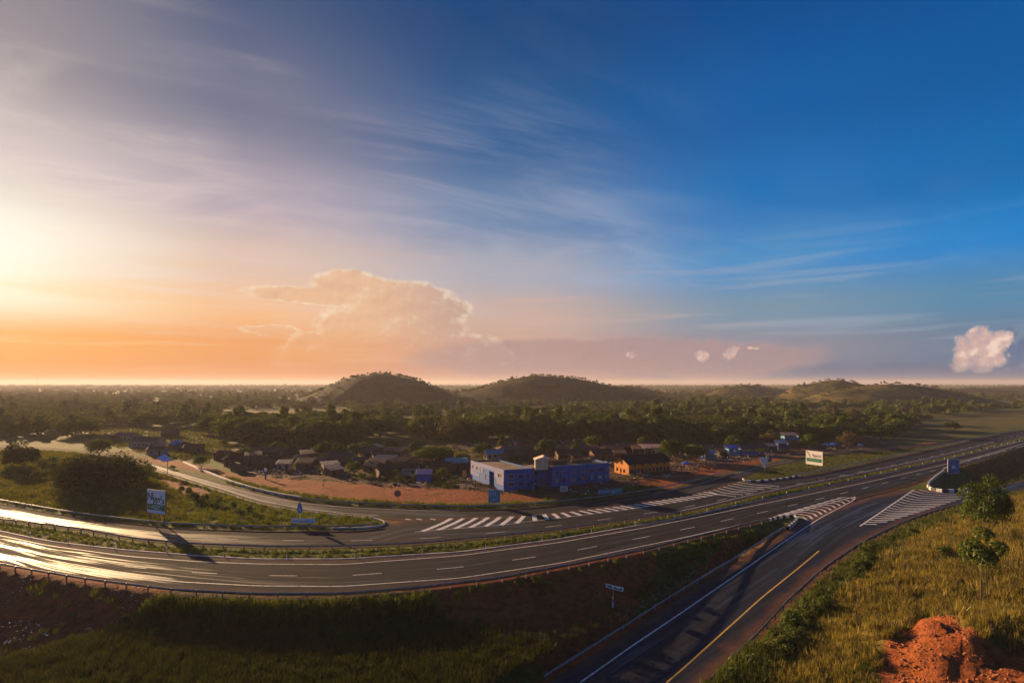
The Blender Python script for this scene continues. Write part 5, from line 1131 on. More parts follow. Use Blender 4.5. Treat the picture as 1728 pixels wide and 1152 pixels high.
# recessed link and stair tower
inn = Vector((E0 - C0)).normalized(); dep = Vector((-inn.y, inn.x, 0)); E1 = E0 + dep * 2.2; G1 = G0 + dep * 2.6
M5, L5 = frame_on(E1, G1); opl = [(1.6, 2.5, .0, 2.3), (3.6, 4.4, 1.0, 2.0), (1.6, 2.5, 3.4, 4.4)]
bpart(wall_with_openings(MB(), 0, L5, 0, HB - .3, 0, .25, opl), 'link_wall', M_blue, M5)
for o in opl: opening_parts(BB, o, 0, .25, 'door' if o[2] == 0 else 'window', M_wood, None, M5)
poly_slab([E1 + dep * .3, G1 + dep * .3, G1 + dep * 7, E1 + dep * 7], HB - .8, HB - .62, 'roof_slab', M_slab)
M6, L6 = frame_on(G0, G1); 
tA = Vector((*unproj(903, 790.5, 5.6), 0)); tw = (Vector((*unproj(925, 790.5, 5.6), 0)) - tA)
M7, L7 = frame_on(tA, tA + tw); bpart(MB().box(0, L7, 0, 3.6, 5.25, 8.2), 'stair_tower', M_cream, M7)
bpart(MB().add([(-.4, -.4, 8.1), (L7 + .4, -.4, 8.1), (L7 / 2 + .6, -.4, 9.1), (-.4, 4, 8.1), (L7 + .4, 4, 8.1), (L7 / 2 + .6, 4, 9.1)], [(0, 1, 2), (5, 4, 3), (0, 2, 5, 3), (2, 1, 4, 5), (1, 0, 3, 4)]), 'tower_roof', M_cream, M7)
# right wing
M8, L8 = frame_on(G0, K0); cols = [L8 * v for v in (.09, .20, .37, .54, .70, .84, .955)]; ops8 = []
for i, c in enumerate(cols):
    ww = .42 if i < 2 else .62; ops8 += [(c - ww, c + ww, 3.5, 4.35), (c - ww, c + ww, 1.2, 2.25)]
bpart(wall_with_openings(MB(), 0, L8, 0, HB, 0, .25, ops8), 'front_wall', M_blue, M8)
cl = [M_glass, M_amber, M_glass, M_glass, M_glass, plain('red_curtain', (.35, .05, .04), .8), M_hole, M_amber, M_glass, plain('pale_green_blind', (.35, .6, .45), .7), M_glass, M_frame, M_glass, plain('blue_grey_blind', (.25, .4, .5), .7)]
for o, c in zip(ops8, cl): opening_parts(BB, o, 0, .25, 'window', M_winw if random.random() < .6 else M_wood, c, M8)
for q in (0.0, .145, .285, .455, .62, .775, .905, .985):
    xx = L8 * q; bpart(MB().add([(xx, -.30, 0), (xx + .32, -.30, 0), (xx + .32, -.003, 0), (xx, -.003, 0), (xx, -.12, HB - .25), (xx + .32, -.12, HB - .25), (xx + .32, -.003, HB - .25), (xx, -.003, HB - .25)], [(3,2,1,0),(4,5,6,7),(0,1,5,4),(1,2,6,5),(2,3,7,6),(3,0,4,7)]), 'buttress', M_blue, M8)
d8 = (K0 - G0).normalized(); n8 = Vector((-d8.y, d8.x, 0)); DP = 9.0
poly_slab([G0 + n8 * .26 + d8 * .1, K0 + n8 * .26 - d8 * .1, K0 + n8 * DP - d8 * .1, G0 + n8 * DP + d8 * .1], HB - .5, HB - .35, 'roof_slab', M_slab)
for (a, b_, nm, mt, zz) in ((K0 - d8 * .25, K0 - d8 * .25 + n8 * DP, 'side_wall', M_blue, HB), (G0 + d8 * .003 + n8 * DP, G0 + d8 * .003 + n8 * .26, 'side_wall', M_blue, HB - .01), (K0 + n8 * DP, G0 + n8 * DP, 'back_wall', M_slab, HB + .25)):
    M9, L9 = frame_on(a, b_); bpart(MB().box(0, L9, -.25, -.003, 0, zz), nm, mt, M9)
M10, L10 = frame_on(G0 + n8 * 5.2 + d8 * 1.0, K0 + n8 * 5.4 - d8 * 1.5); bpart(MB().box(0, L10 * .42, 0, .3, HB - .35, HB + .9).box(L10 * .5, L10 * .93, 0.1, .4, HB - .35, HB + .6), 'broken_wall', plain('bare_block_wall', (.15, .095, .06), .9, .4, 1.5), M10)
rb2 = random.Random(3); rub = MB()
for i in range(46):
    a, b_ = rb2.uniform(0, L10), rb2.uniform(-3, 3.2); p, q = Vector((a, b_, HB - .2)), Vector((a + rb2.uniform(-1.5, 1.5), b_ + rb2.uniform(-.6, .6), HB + rb2.uniform(-.1, 1.0))); rub.tube(p, q, rb2.uniform(.04, .09), n=5)
tag(bpart(rub, 'roof_timbers', M_wood, M10), kind='stuff')

# ------------------------------------------------------------------ the orange building
K1 = Vector((*P2(1061, 802), 0)); K2 = Vector((*P2(1131, 795), 0)); ax = (K2 - K1); LO = ax.length; ax.normalize(); ay = Vector((-ax.y, ax.x, 0)); DO = 7.4
OB = empty('orange_building', K1, math.atan2(ax.y, ax.x), 'long orange painted building with dark brown gabled roof and sunlit gable end', 'building')
HO = 3.7; RO = 2.0; opo = []
for i in range(11):
    c = LO * (i + .6) / 11.2; opo.append((c - .42, c + .42, 0.0 if i in (1, 4, 7) else .7, 1.9)); 
    if i % 2 == 1: opo.append((c - .4, c + .4, 2.7, 3.6))
wall_with_openings(MB(), 0, LO, 0, HO, 0, .25, opo).build('front_wall', M_orangep, OB)
for i, o in enumerate(opo): opening_parts(OB, o, 0, .25, 'door' if o[2] == 0 else 'window', M_wood, M_hole if i % 3 else M_blue)
GM = Matrix.Rotation(math.pi / 2, 4, 'Z') @ Matrix.Translation((-DO + 0, 0, 0)); GM = Matrix(((0, 1, 0, 0), (-1, 0, 0, DO), (0, 0, 1, 0), (0, 0, 0, 1)))
opg = [(1.0, 1.9, .6, 1.9), (3.0, 3.7, .3, 1.8), (4.6, 5.5, .6, 1.7)]
gw = wall_with_openings(MB(), .0, DO - .25, 0, HO, 0, .25, opg)
gw.add([(0, 0, HO), (DO, 0, HO), (DO / 2, 0, HO + RO), (0, .25, HO), (DO, .25, HO), (DO / 2, .25, HO + RO)], [(0, 1, 2), (5, 4, 3), (0, 3, 4, 1), (1, 4, 5, 2), (2, 5, 3, 0)])
g = gw.build('gable_wall', M_orangep, OB); g.matrix_local = GM
for o in opg: opening_parts(OB, o, 0, .25, 'window', M_wood, M_hole, GM)
gwn = MB(); gwn.box(DO / 2 - .6, DO / 2 + .6, -.06, -.003, HO - .5, HO + .75).tube((DO / 2, -.06, HO + .75), (DO / 2, -.003, HO + .75), .6, n=18); o = gwn.build('gable_window', M_hole, OB); o.matrix_local = GM
MB().box(LO - .25, LO, .25, DO, 0, HO).add([(LO - .25, 0, HO), (LO - .25, DO, HO), (LO - .25, DO / 2, HO + RO), (LO, 0, HO), (LO, DO, HO), (LO, DO / 2, HO + RO)], [(0, 2, 1), (3, 4, 5), (0, 1, 4, 3), (1, 2, 5, 4), (2, 0, 3, 5)]).build('gable_wall', M_orangep, OB)
MB().box(.25, LO - .25, DO - .25, DO, 0, HO).build('back_wall', M_orangep, OB)
M_droof = tin('tin_dark_brown', (0.060, 0.034, 0.028), (0.032, 0.018, 0.014), .7)
nsh = 9
for s in (0, 1):
    for i in range(nsh):
        xa, xb = -.6 + (LO + 1.1) * i / nsh, -.6 + (LO + 1.1) * (i + 1) / nsh - .04; r_ = MB(); pit = RO / (DO / 2); ya = -.6 if s == 0 else DO + .6
        corrugated(r_, (xa, ya, HO - .6 * pit + .12), (xb, ya, HO - .6 * pit + .12), (xa, DO / 2, HO + RO + .12), (xb, DO / 2, HO + RO + .12), pitch=.5, amp=.05); r_.build('roof_panel', M_droof, OB)
MB().tube((-.6, DO / 2, HO + RO + .17), (LO + .5, DO / 2, HO + RO + .17), .13, n=6).build('ridge_cap', M_droof, OB)
MB().wheel((1.9, -.08, 1.35), .62, .08, 'y', 20).build('round_board', plain('round_board_dark', (.03, .05, .10), .6), OB)

# ------------------------------------------------------------------ stalls and shops
M_tarp = plain('blue_tarpaulin', (0.010, 0.060, 0.36), .55, .25, 2.0, bumpy=.3); M_tarp2 = plain('violet_tarpaulin', (0.13, 0.085, 0.26), .6, .25, 2.0, bumpy=.3); M_yel = plain('yellow_banner', (0.70, 0.50, 0.02), .6, .15); M_teal = plain('teal_paint', (0.03, 0.22, 0.34), .6, .2)
def stall(px, py, w, d, h, rz, cloth, roof, label, wallc=None, pitch=.25, name='market_stall', lip=None):
    x, y, z = place(px, py); e = empty(name, (x, y, z), rz, label, 'stall'); W2 = w / 2
    for sx in (-W2 + .06, W2 - .06):
        for sy in (.06, d - .06): MB().tube((sx, sy, -.2), (sx, sy, h + (sy / d) * pitch * d - .08), .05, n=6).build('post', M_wood, e)
    r_ = MB(); corrugated(r_, (-W2 - .3, -.5, h - .1), (W2 + .3, -.5, h - .1), (-W2 - .3, d + .3, h + pitch * (d + .2)), (W2 + .3, d + .3, h + pitch * (d + .2)), pitch=.4, amp=.03); r_.build('roof_sheet', roof, e)
    mb = MB(); n = int(w / .25)      # draped cloth on the front with folds, and plain sides
    for i in range(n): a, b_ = -W2 + w * i / n, -W2 + w * (i + 1) / n; mb.hexa([(a, -.03 * (i % 2), .05), (b_, -.03 * ((i+1) % 2), .05), (b_, .05, .05), (a, .05, .05)], [(a, .02 * (i % 2), h * .8), (b_, .02 * ((i+1) % 2), h * .8), (b_, .06, h * .8), (a, .06, h * .8)])
    mb.build('cloth_front', cloth, e); MB().box(-W2, -W2 + .04, .1, d, 0, h * .9).box(W2 - .04, W2, .1, d, 0, h * .9).box(-W2, W2, d - .05, d, 0, h * .95).build('side_sheet', wallc or cloth, e)
    if lip: MB().box(-W2 * lip[0], W2 * lip[0], -.10, -.05, h * .45, h * .82).build('banner', lip[1], e)
    return e
stall(715, 814, 4.3, 3.2, 2.7, R_(4), M_tarp, M_tarp2, 'bright blue tarpaulin stall under a violet sheet roof, left of the blue building')
stall(1240, 768, 5.2, 3.5, 3.0, R_(6), M_teal, M_tarp, 'teal stall with bright blue roof left of the thatched shop', lip=(.25, M_frame))
stall(1305, 763, 4.0, 3.2, 2.8, R_(3), plain('dark_cloth', (.03, .035, .05), .8), ROOF['pale tin'], 'dark open stall with pale sheet roof right of the thatched shop')
stall(1322, 760, 4.5, 3.2, 3.4, R_(0), plain('navy_cloth', (.02, .04, .10), .8), ROOF['blue tin'], 'navy stall with curved blue roof between pale and brown stalls')
stall(1340, 757, 5.5, 3.5, 3.0, R_(4), M_wood, ROOF['rusty brown tin'], 'brown plank stall with rusty roof left of the dense green tree')
stall(1336, 750, 7.0, 4.0, 4.6, R_(2), M_teal, ROOF['pale tin'], 'tall stall with pale blue roof edge standing behind the brown stalls')
stall(1200, 776, 5.0, 3.2, 2.6, R_(12), plain('grey_blue_sheet', (.10, .15, .20), .7), ROOF['blue tin'], 'grey blue sheet stall at the edge of the market shade')
stall(1222, 772, 4.0, 3.0, 2.4, R_(8), M_hole, ROOF['grey tin'], 'low dark stall between grey blue stall and teal stall')
stall(1460, 750, 6.0, 3.5, 2.6, R_(4), M_wood, ROOF['rusty brown tin'], 'brown shed at the right end of the row of stalls')
stall(1478, 749, 5.0, 3.5, 2.5, R_(4), M_wood, ROOF['mauve tin'], 'last mauve roofed shed of the stall row, beside the road')
stall(1355, 755, 4.0, 3.0, 2.4, R_(4), M_wood, ROOF['grey tin'], 'small grey roofed stall under the dense green tree')
th = house(1271, 768, 9.6, 4.6, 3.0, R_(5), 'brown thatch', 3, 'blue walled roadside shop with brown thatch roof and yellow banner', 'gable', .62, name='thatched_shop', over=.7)
MB().box(-4.7, 4.7, -.08, -.01, .2, 1.4).build('blue_skirting', M_tarp, th); MB().box(.6, 4.6, -.75, -.69, 1.7, 2.9).build('yellow_banner', M_yel, th); MB().box(-2.9, -.9, -.3, -.2, 1.8, 2.7).build('orange_awning', M_amber, th)
MB().box(0, .01, 0, .01, 0, .01)
for i in range(7): MB().box(.8 + i * .54, 1.1 + i * .54, -.79, -.755, 1.9, 2.7).build('banner_stripe', plain('banner_dark_stripe', (.25, .17, .01), .7) if i == 0 else bpy.data.materials['banner_dark_stripe'], th)
def parasol(px, py, r, h, mat, label):
    x, y, z = place(px, py); e = empty('parasol', (x, y, z), 0, label, 'parasol'); MB().tube((0, 0, -.1), (0, 0, h), .04, n=6).build('pole', M_frame, e)
    v = [(0, 0, h)] + [(math.cos(i * .785) * r, math.sin(i * .785) * r, h - .55) for i in range(8)] + [(math.cos(i * .785) * r * .97, math.sin(i * .785) * r * .97, h - .75) for i in range(8)]
    MB().add(v, [(0, 1 + i, 1 + (i + 1) % 8) for i in range(8)] + [(1 + i, 9 + i, 9 + (i + 1) % 8, 1 + (i + 1) % 8) for i in range(8)]).build('canopy', mat, e)
M_pb = plain('parasol_blue', (0.01, 0.10, 0.42), .6, .15)
parasol(1397, 758, 1.6, 2.7, plain('parasol_light_blue', (0.03, 0.20, 0.45), .6, .15), 'lighter blue parasol above the right billboard'); parasol(1408, 757, 2.0, 2.9, M_pb, 'big deep blue parasol above the right billboard')
parasol(1157, 791, 1.6, 2.6, M_pb, 'blue parasol in the crowded market under the big tree'); parasol(1186, 782, 1.5, 2.6, plain('parasol_grey', (.2, .22, .26), .7), 'grey parasol in the market right of the blue one')
parasol(1452, 757, 1.2, 2.4, plain('parasol_pale', (.25, .42, .5), .7), 'pale blue parasol before the last brown sheds')
# ------------------------------------------------------------------ crash barriers
M_galv = plain('galvanised_steel', (0.23, 0.25, 0.27), .42, .25, 1.5, metal=.6, dirt=(.16, .11, .08), dirtamt=.5); M_post = plain('barrier_post_steel', (0.20, 0.21, 0.22), .55, .3, 2.0, metal=.4)
def offset_line(P, d):
    P = np.asarray(P, float); t = np.gradient(P, axis=0); t /= np.linalg.norm(t, axis=1)[:, None] + 1e-9
    return P + np.stack([-t[:, 1], t[:, 0]], 1) * d
def line_s(P): return np.r_[0, np.cumsum(np.linalg.norm(np.diff(P, axis=0), axis=1))]
def barrier(P, label, side=1, spacing=4.0, zf=None, hgt=.82, name='crash_barrier', smax=None, dens_far=None):
    """W-beam along world polyline P; posts on the side away from the road"""
    P = np.asarray(P, float); s = line_s(P); L = s[-1]; zf = zf or (lambda x, y: 0.0)
    e = empty(name, (P[0][0], P[0][1], zf(*P[0])), 0, label, 'barrier', 'crash barriers along the roads'); ox, oy, oz = e.location
    q = np.arange(0, L, 1.5); X = np.interp(q, s, P[:, 0]); Y = np.interp(q, s, P[:, 1]); Z = np.array([zf(a, b) for a, b in zip(X, Y)])
    t = np.stack([np.gradient(X), np.gradient(Y)], 1); t /= np.linalg.norm(t, axis=1)[:, None]; nr = np.stack([-t[:, 1], t[:, 0]], 1) * side
    prof = [(-.02, .16), (.05, .11), (.05, .07), (-.02, .02), (-.02, -.02), (.05, -.07), (.05, -.11), (-.02, -.16), (-.05, -.16), (-.05, .16)]
    V, Q = [], []; m = len(prof); n = len(q)
    for i in range(n):
        for a, b in prof: V.append((X[i] - nr[i, 0] * a - ox, Y[i] - nr[i, 1] * a - oy, Z[i] + hgt - .18 + b - oz))
    for i in range(n - 1):
        for j in range(m): k = (j + 1) % m; Q.append((i * m + j, i * m + k, (i + 1) * m + k, (i + 1) * m + j))
    mesh_obj('rail', npmesh('rail', V, Q, M_galv), e)
    if 'post' not in PM: PM['post'] = MB().box(-.055, .055, -.09, .09, -1.1, hgt).box(-.05, .05, -.16, -.09, hgt - .32, hgt - .05).build('post', M_post, mesh_only=True)
    for sp in np.arange(.6, L, spacing)[:290]:
        x, y = np.interp(sp, s, P[:, 0]), np.interp(sp, s, P[:, 1]); i = min(int(sp / 1.5), n - 1)
        o = mesh_obj('post', PM['post'], e, (x + nr[i, 0] * .20 - ox, y + nr[i, 1] * .20 - oy, zf(x, y) - oz)); o.rotation_euler = (0, 0, math.atan2(t[i, 1], t[i, 0]) + (math.pi if side < 0 else 0))
    return e
PM = {}
def cut(P, x0, x1):
    """part of a world polyline between two picture columns"""
    P = np.asarray(P); px = CX + F * P[:, 0] / P[:, 1]; return P[(px >= x0) & (px <= x1) & (P[:, 1] > 0)]
def off_from(P, d, x0=-9e9, x1=9e9): return offset_line(cut(P, x0, x1), d)
barrier(off_from(wNL, -1.15, -90, 1299), 'long grey barrier on the embankment edge of the near highway', side=-1)
barrier(off_from(wAL, -.55, -90, 1760), 'long grey barrier between far carriageway and grass strip', side=-1, spacing=4.0)
barrier(off_from(wAU, .9, -90, 642), 'barrier along the left grass island beside the far carriageway', side=1)
barrier(off_from(wBU, .9, 455, 1235), 'low barrier between village verge and village road', side=1, spacing=4)
barrier(off_from(wAU, .6, 1330, 1760), 'barrier with close posts under the right billboard', side=1, spacing=3.0)
jl = cut(wRU, 880, 1312); jl = jl[jl[:, 1] < 118]
barrier(offset_line(np.asarray(wRU)[6:j_r], .55), 'barrier on the left edge of the slip road below the embankment', side=1, zf=lambda x, y: float(zramp(x, y)))
barrier(offset_line(np.asarray(wRL)[6:-7], -.7), 'dark barrier on the right edge of slip road beside golden hillside', side=-1, zf=lambda x, y: float(zramp(x, y)), spacing=3.2)
barrier(off_from(wNL, -.9, 1608, 1760), 'far highway barrier above the slope beside the blue poster', side=-1)
# concrete kerb catching the light at the left of the village road
M_kerb = plain('concrete_pale', (0.52, 0.47, 0.42), .8, .2, 1.5, dirt=(.25, .15, .1))
def kerb_run(P, label, h=.16, w=.28, mat=M_kerb, name='kerb', cat='kerb'):
    a, c = strip_world(P, w); n = len(a); z0 = [hz(*p) for p in P]
    V = [(p[0], p[1], z0[i] - .2) for i, p in enumerate(a)] + [(p[0], p[1], z0[i] - .2) for i, p in enumerate(c)] + [(p[0], p[1], z0[i] + h) for i, p in enumerate(a)] + [(p[0], p[1], z0[i] + h) for i, p in enumerate(c)]
    Q = []
    for i in range(n - 1): Q += [(2*n+i, 3*n+i, 3*n+i+1, 2*n+i+1), (i, 2*n+i, 2*n+i+1, i+1), (n+i, n+i+1, 3*n+i+1, 3*n+i)]
    return tag(mesh_obj(name, npmesh(name, V, Q, mat)), label, cat)
kerb_run(pline([(310,781),(340,795),(375,809),(400,818),(432,827),(470,836),(507,842)], 10), 'low pale concrete wall catching the sun beside the red track', h=.75, w=.45, name='low_wall', cat='wall')
kerb_run(offset_line(cut(wNU, -90, 1740), .25), 'thin concrete kerb between grass strip and near carriageway', h=.14)
kerb_run(offset_line(cut(wBL, 250, 640), -.25), 'thin kerb along the lower side of the village road', h=.12)
kerb_run(pline([(560,892),(610,891),(640,888),(652,884),(648,879),(630,875.5)], 5, None, 1), 'rounded kerb at the tip of the left grass island', h=.3, w=.35)
# reflector posts on the strip
rp = offset_line(cut(wNU, -60, 1740), .7); s_ = line_s(rp); M_refl = plain('marker_post_white', (0.62, 0.58, 0.48), .6, .15)
pm = MB().box(-.06, .06, -.04, .04, -.2, .85).box(-.062, .062, -.045, -.04, .6, .75).build('marker_post', M_refl, mesh_only=True)
pos_list = [(a, 'left') for a in np.arange(8, s_[-1], 11.5)]
for i, (a, _) in enumerate(pos_list):
    x, y = np.interp(a, s_, rp[:, 0]), np.interp(a, s_, rp[:, 1]); o = mesh_obj('marker_post', pm, None, (x, y, hz(x, y)))
    tag(o, 'short pale marker post standing in the grass strip between carriageways', 'post', 'marker posts in the median strip')
# painted kerb blocks round the three noses
M_bk = plain('kerb_black', (0.018, 0.019, 0.024), .7, .3); M_wk = plain('kerb_white', (0.72, 0.70, 0.66), .6, .2); M_yk = plain('kerb_yellow', (0.60, 0.44, 0.12), .6, .2)
def blocks(pts, label, L=1.25, w=.45, h=.62, gap=.05, zf=None, cols=(M_bk, M_wk)):
    P = pline(pts, 3, zf, 1); P = resample(P, 200); s = line_s(P); e = empty('painted_kerb', (P[0][0], P[0][1], hz(*P[0])), 0, label, 'kerb', 'black and white kerbs round the road noses'); ox, oy, oz = e.location; k = 0; q = 0
    while q + L < s[-1]:
        a = np.array([np.interp(q, s, P[:, c]) for c in (0, 1)]); b = np.array([np.interp(q + L - gap, s, P[:, c]) for c in (0, 1)]); d = (b - a) / np.linalg.norm(b - a); n_ = np.array([-d[1], d[0]]) * w / 2; zz = max(hz(*a), float(zf(*a)) if zf else 0) - oz
        lo = [(*(p - [ox, oy]), zz - .35) for p in (a - n_, b - n_, b + n_, a + n_)]; hi = [(*(p - [ox, oy]), zz + h) for p in (a - n_ * .75, b - n_ * .75, b + n_ * .75, a + n_ * .75)]
        MB().hexa(lo, hi).build('block', cols[k % len(cols)], e); q += L; k += 1
blocks([(1294,880),(1305,876),(1318,873.5),(1330,872.2),(1341,872.5),(1347,875.5),(1343,881),(1335,888),(1327,894)], 'black and white block kerb at the grassy nose of the near highway', L=1.0, h=.55, w=.5)
blocks([(1592,796),(1578,806),(1567,816),(1565,821),(1572,826),(1590,829),(1612,829),(1630,827),(1644,824)], 'white and dark block kerb bending round the nose below the blue poster', L=1.5, h=.65, w=.6, cols=(M_wk, M_bk))
blocks([(1254,809),(1257,812.5),(1272,813),(1290,811.5),(1310,809.5),(1335,806),(1355,803)], 'row of white and dark kerb blocks at the nose under the triangular sign', L=1.6, h=.45, w=.5, cols=(M_wk, M_bk))
blocks([(520,863.5),(560,868),(600,871),(640,874)], 'broken stone kerb on the village road by the left island', L=1.8, h=.2, w=.4, gap=.6, cols=(M_kerb, M_kerb, M_yk))

# ------------------------------------------------------------------ signs and boards
M_bw = plain('board_white', (0.84, 0.84, 0.88), .5, .06); M_bg = plain('board_green', (0.008, 0.16, 0.075), .5, .15); M_ink = plain('ink_dark_green', (0.012, 0.05, 0.035), .6, .1); M_dpost = plain('post_dark', (0.06, 0.05, 0.045), .6, .3)
M_sb = plain('sign_blue', (0.012, 0.09, 0.36), .5, .15); M_sl = plain('sign_light_blue', (0.20, 0.42, 0.62), .5, .15); M_gbk = plain('board_back', (.12, .12, .13), .7, .2)
def signboard(px, py, w, h, bottom, rz, label, posts=(-.4, .4), mat=M_bw, name='billboard', cat='billboard', thick=.14, pmat=M_dpost, pr=.11, group=None):
    x, y, z = place(px, py); e = empty(name, (x, y, z), rz, label, cat, group)
    for q in posts: MB().tube((q * w, .12, -.5), (q * w, .12, bottom + h * .6), pr, n=8).build('post', pmat, e)
    b = MB().box(-w / 2, w / 2, -thick / 2, thick / 2, bottom, bottom + h).build('board', mat, e)
    fr = MB(); f = .07
    fr.box(-w/2 - f, w/2 + f, -thick/2 - .02, thick/2 + .02, bottom - f, bottom).box(-w/2 - f, w/2 + f, -thick/2 - .02, thick/2 + .02, bottom + h, bottom + h + f).box(-w/2 - f, -w/2, -thick/2 - .02, thick/2 + .02, bottom, bottom + h).box(w/2, w/2 + f, -thick/2 - .02, thick/2 + .02, bottom, bottom + h)
    fr.build('frame', M_gbk if mat is M_bw else M_frame, e); return e, b
# left billboard: leans with its right side lower, as in the photograph
e, b = signboard(264, 884, 5.7, 4.9, 2.3, R_(-22), 'white and green Nigeria billboard on two posts in the left field', pr=.13)
for txt, sx, zz, sz, xx in (('N', 1.0, 5.75, 2.3, -1.95), ('l', .9, 5.75, 2.2, -1.0), ('g', 1.2, 5.35, 2.3, -.35), ('e', 1.2, 5.3, 1.95, .55), ('r', 1.1, 5.35, 2.1, 1.2), ('7', .7, 5.6, 1.5, 1.6), ('a', 1.2, 5.1, 2.0, 2.15)):
    add_text(b, txt, sz, M_ink, xx, -.09, zz, sx=sx)
MB().box(-2.75, 2.75, -.085, -.072, 2.95, 4.25).build('green_band', M_bg, b)
for zz, xa, xb in ((3.95, -1.0, 2.2), (3.72, -1.6, 1.2), (3.45, -1.5, 1.0), (3.2, -.6, 1.6)): MB().add([(xa, -.10, zz - .04), (xb, -.10, zz - .10), (xb, -.10, zz - .03), (xa, -.10, zz + .05), (xa, -.087, zz - .04), (xb, -.087, zz - .10), (xb, -.087, zz - .03), (xa, -.087, zz + .05)], [(0,1,2,3),(7,6,5,4),(0,4,5,1),(1,5,6,2),(2,6,7,3),(3,7,4,0)]).build('small_print', M_bw, b)
MB().add([(-2.4, -.10, 3.55), (-2.1, -.10, 3.4), (-2.1, -.10, 3.75), (-2.4, -.088, 3.55), (-2.1, -.088, 3.4), (-2.1, -.088, 3.75)], [(0,1,2),(5,4,3),(0,3,4,1),(1,4,5,2),(2,5,3,0)]).build('small_print', M_bw, b)
# right billboard
M_bwarm = plain('board_cream', (0.84, 0.78, 0.70), .5, .06)
e, b = signboard(1374, 792.5, 5.8, 4.7, 1.8, R_(-60), 'cream and green Nigeria billboard on the right traffic island', mat=M_bwarm, pr=.13, posts=(-.42, -.15, .4))
MB().add([(-2.6, -.10, 6.3), (-2.35, -.10, 6.3), (-1.2, -.10, 4.4), (-1.45, -.10, 4.4), (-2.6, -.073, 6.3), (-2.35, -.073, 6.3), (-1.2, -.073, 4.4), (-1.45, -.073, 4.4)], [(3,2,1,0),(4,5,6,7),(0,1,5,4),(1,2,6,5),(2,3,7,6),(3,0,4,7)]).build('lettering', M_ink, b)
add_text(b, 'Vigeria', 1.35, plain('ink_faded', (.34, .26, .17), .6, .1), .85, -.09, 4.95, sx=.85); MB().box(-2.6, 2.6, -.09, -.072, 2.75, 4.0).build('green_band', M_bg, b)
for i in range(7): MB().box(-1.6 + i * .5, -1.25 + i * .5, -.105, -.092, 3.35, 3.6).build('small_print', plain('print_pale_green', (.12, .42, .25), .6) if i == 0 else bpy.data.materials['print_pale_green'], b)
# blue pointed sign over a narrow white banner board
x, y, z = place(506, 886); e = empty('road_sign', (x, y, z), R_(-8), 'blue pointed road sign on a thin post in the left island grass', 'road sign')
MB().tube((0, .05, -.3), (0, .05, 4.6), .045, n=6).build('post', M_frame, e)
pts = [(0, 4.95), (.22, 4.55), (.42, 4.0), (.58, 3.4), (.62, 3.0), (.5, 2.7), (.2, 2.6), (-.25, 2.65), (-.52, 2.95), (-.6, 3.4), (-.42, 4.1), (-.2, 4.65)]
def plate(pts, y0, y1, mat, name, parent): n = len(pts); return MB().add([(a, y0, c) for a, c in pts] + [(a, y1, c) for a, c in pts], [tuple(range(n)), tuple(reversed(range(n, 2*n)))] + [(i, n + i, n + (i+1) % n, (i+1) % n) for i in range(n)]).build(name, mat, parent)
plate([(a * 1.12, 3.75 + (c - 3.75) * 1.06) for a, c in pts], -.01, .03, M_sl, 'rim', e); plate(pts, -.05, -.012, M_sb, 'plate', e)
plate([(.0, 4.2), (.15, 3.7), (.05, 3.6), (.3, 3.05), (.05, 3.0), (-.02, 3.5), (-.2, 3.1), (-.3, 3.2), (-.1, 3.8)], -.075, -.053, M_sl, 'emblem', e)
e, b = signboard(512, 890, 5.2, .95, .95, R_(-4), 'long low white board with blue lettering beneath the blue pointed sign', posts=(-.3, .3), name='sign_board', cat='sign', thick=.08, pr=.05)
add_text(b, 'wwwj gnmadla_ju', .68, M_sb, 0, -.06, 1.42, sx=.92)
# framed teal picture board
M_tealp = plain('poster_teal', (0.03, 0.26, 0.33), .5, .5, 1.2)
e, b = signboard(834, 854, 2.8, 3.1, .9, R_(-3), 'square teal picture board with white frame below the blue building', posts=(0,), mat=M_tealp, name='picture_board', cat='sign', thick=.08, pr=.06)
for i, (xa, xb, za, zb) in enumerate([(-1.1, -.7, 2.4, 3.6), (-.6, -.15, 2.8, 3.7), (0.0, .5, 2.7, 3.6), (.65, .85, 1.6, 3.7), (-.5, .35, 1.3, 1.8)]): plate([(xa, za), (xb, za + .1), (xb - .1, zb), (xa + .12, zb - .15)], -.075, -.045, M_sl, 'printed_figure', b)
e, b = signboard(951.5, 833, 1.9, 1.35, .7, R_(4), 'small white board on a short post before the blue right wing', posts=(0,), name='sign_board', cat='sign', thick=.06, pr=.05, mat=plain('board_offwhite', (.55, .56, .50), .6, .1))
for i in range(4): MB().box(-.7 + i * .38, -.48 + i * .38, -.05, -.034, .9, 1.8).build('printed_stripe', M_gbk, b)
# long teal banner
for px0, px1, lb in ((1009, 1030, 'left'), (1031, 1049, 'right')):
    x, y, z = place(px0, 838); x2, y2, z2 = place(px1, 834.5 if px1 > 1040 else 836.5); L = math.hypot(x2 - x, y2 - y); e = empty('roadside_banner', (x, y, z), math.atan2(y2 - y, x2 - x), 'long teal banner on low posts by the village road, %s half' % lb, 'banner', 'teal banner halves by the village road')
    for q in (.05, L - .05): MB().tube((q, .05, -.3), (q, .05, 1.9), .05, n=6).build('post', M_dpost, e)
    b = MB().box(0, L, -.03, .03, .6, 1.85).build('board', plain('banner_teal', (.02, .25, .38), .5, .3, 1.0) if px0 == 1009 else bpy.data.materials['banner_teal'], e)
    for i in range(int(L / .5)): MB().box(.3 + i * .5, .55 + i * .5, -.05, -.034, 1.0, 1.5).build('printed_mark', M_sl, b)
# striped marker post
x, y, z = place(988, 840); e = empty('striped_post', (x, y, z), 0, 'black and white marker post on the grass verge before the blue building', 'post')
for i in range(4): MB().tube((0, 0, -.2 + i * .55), (0, 0, .35 + i * .55), .16, n=8).build('band', (M_wk, M_bk)[i % 2], e)
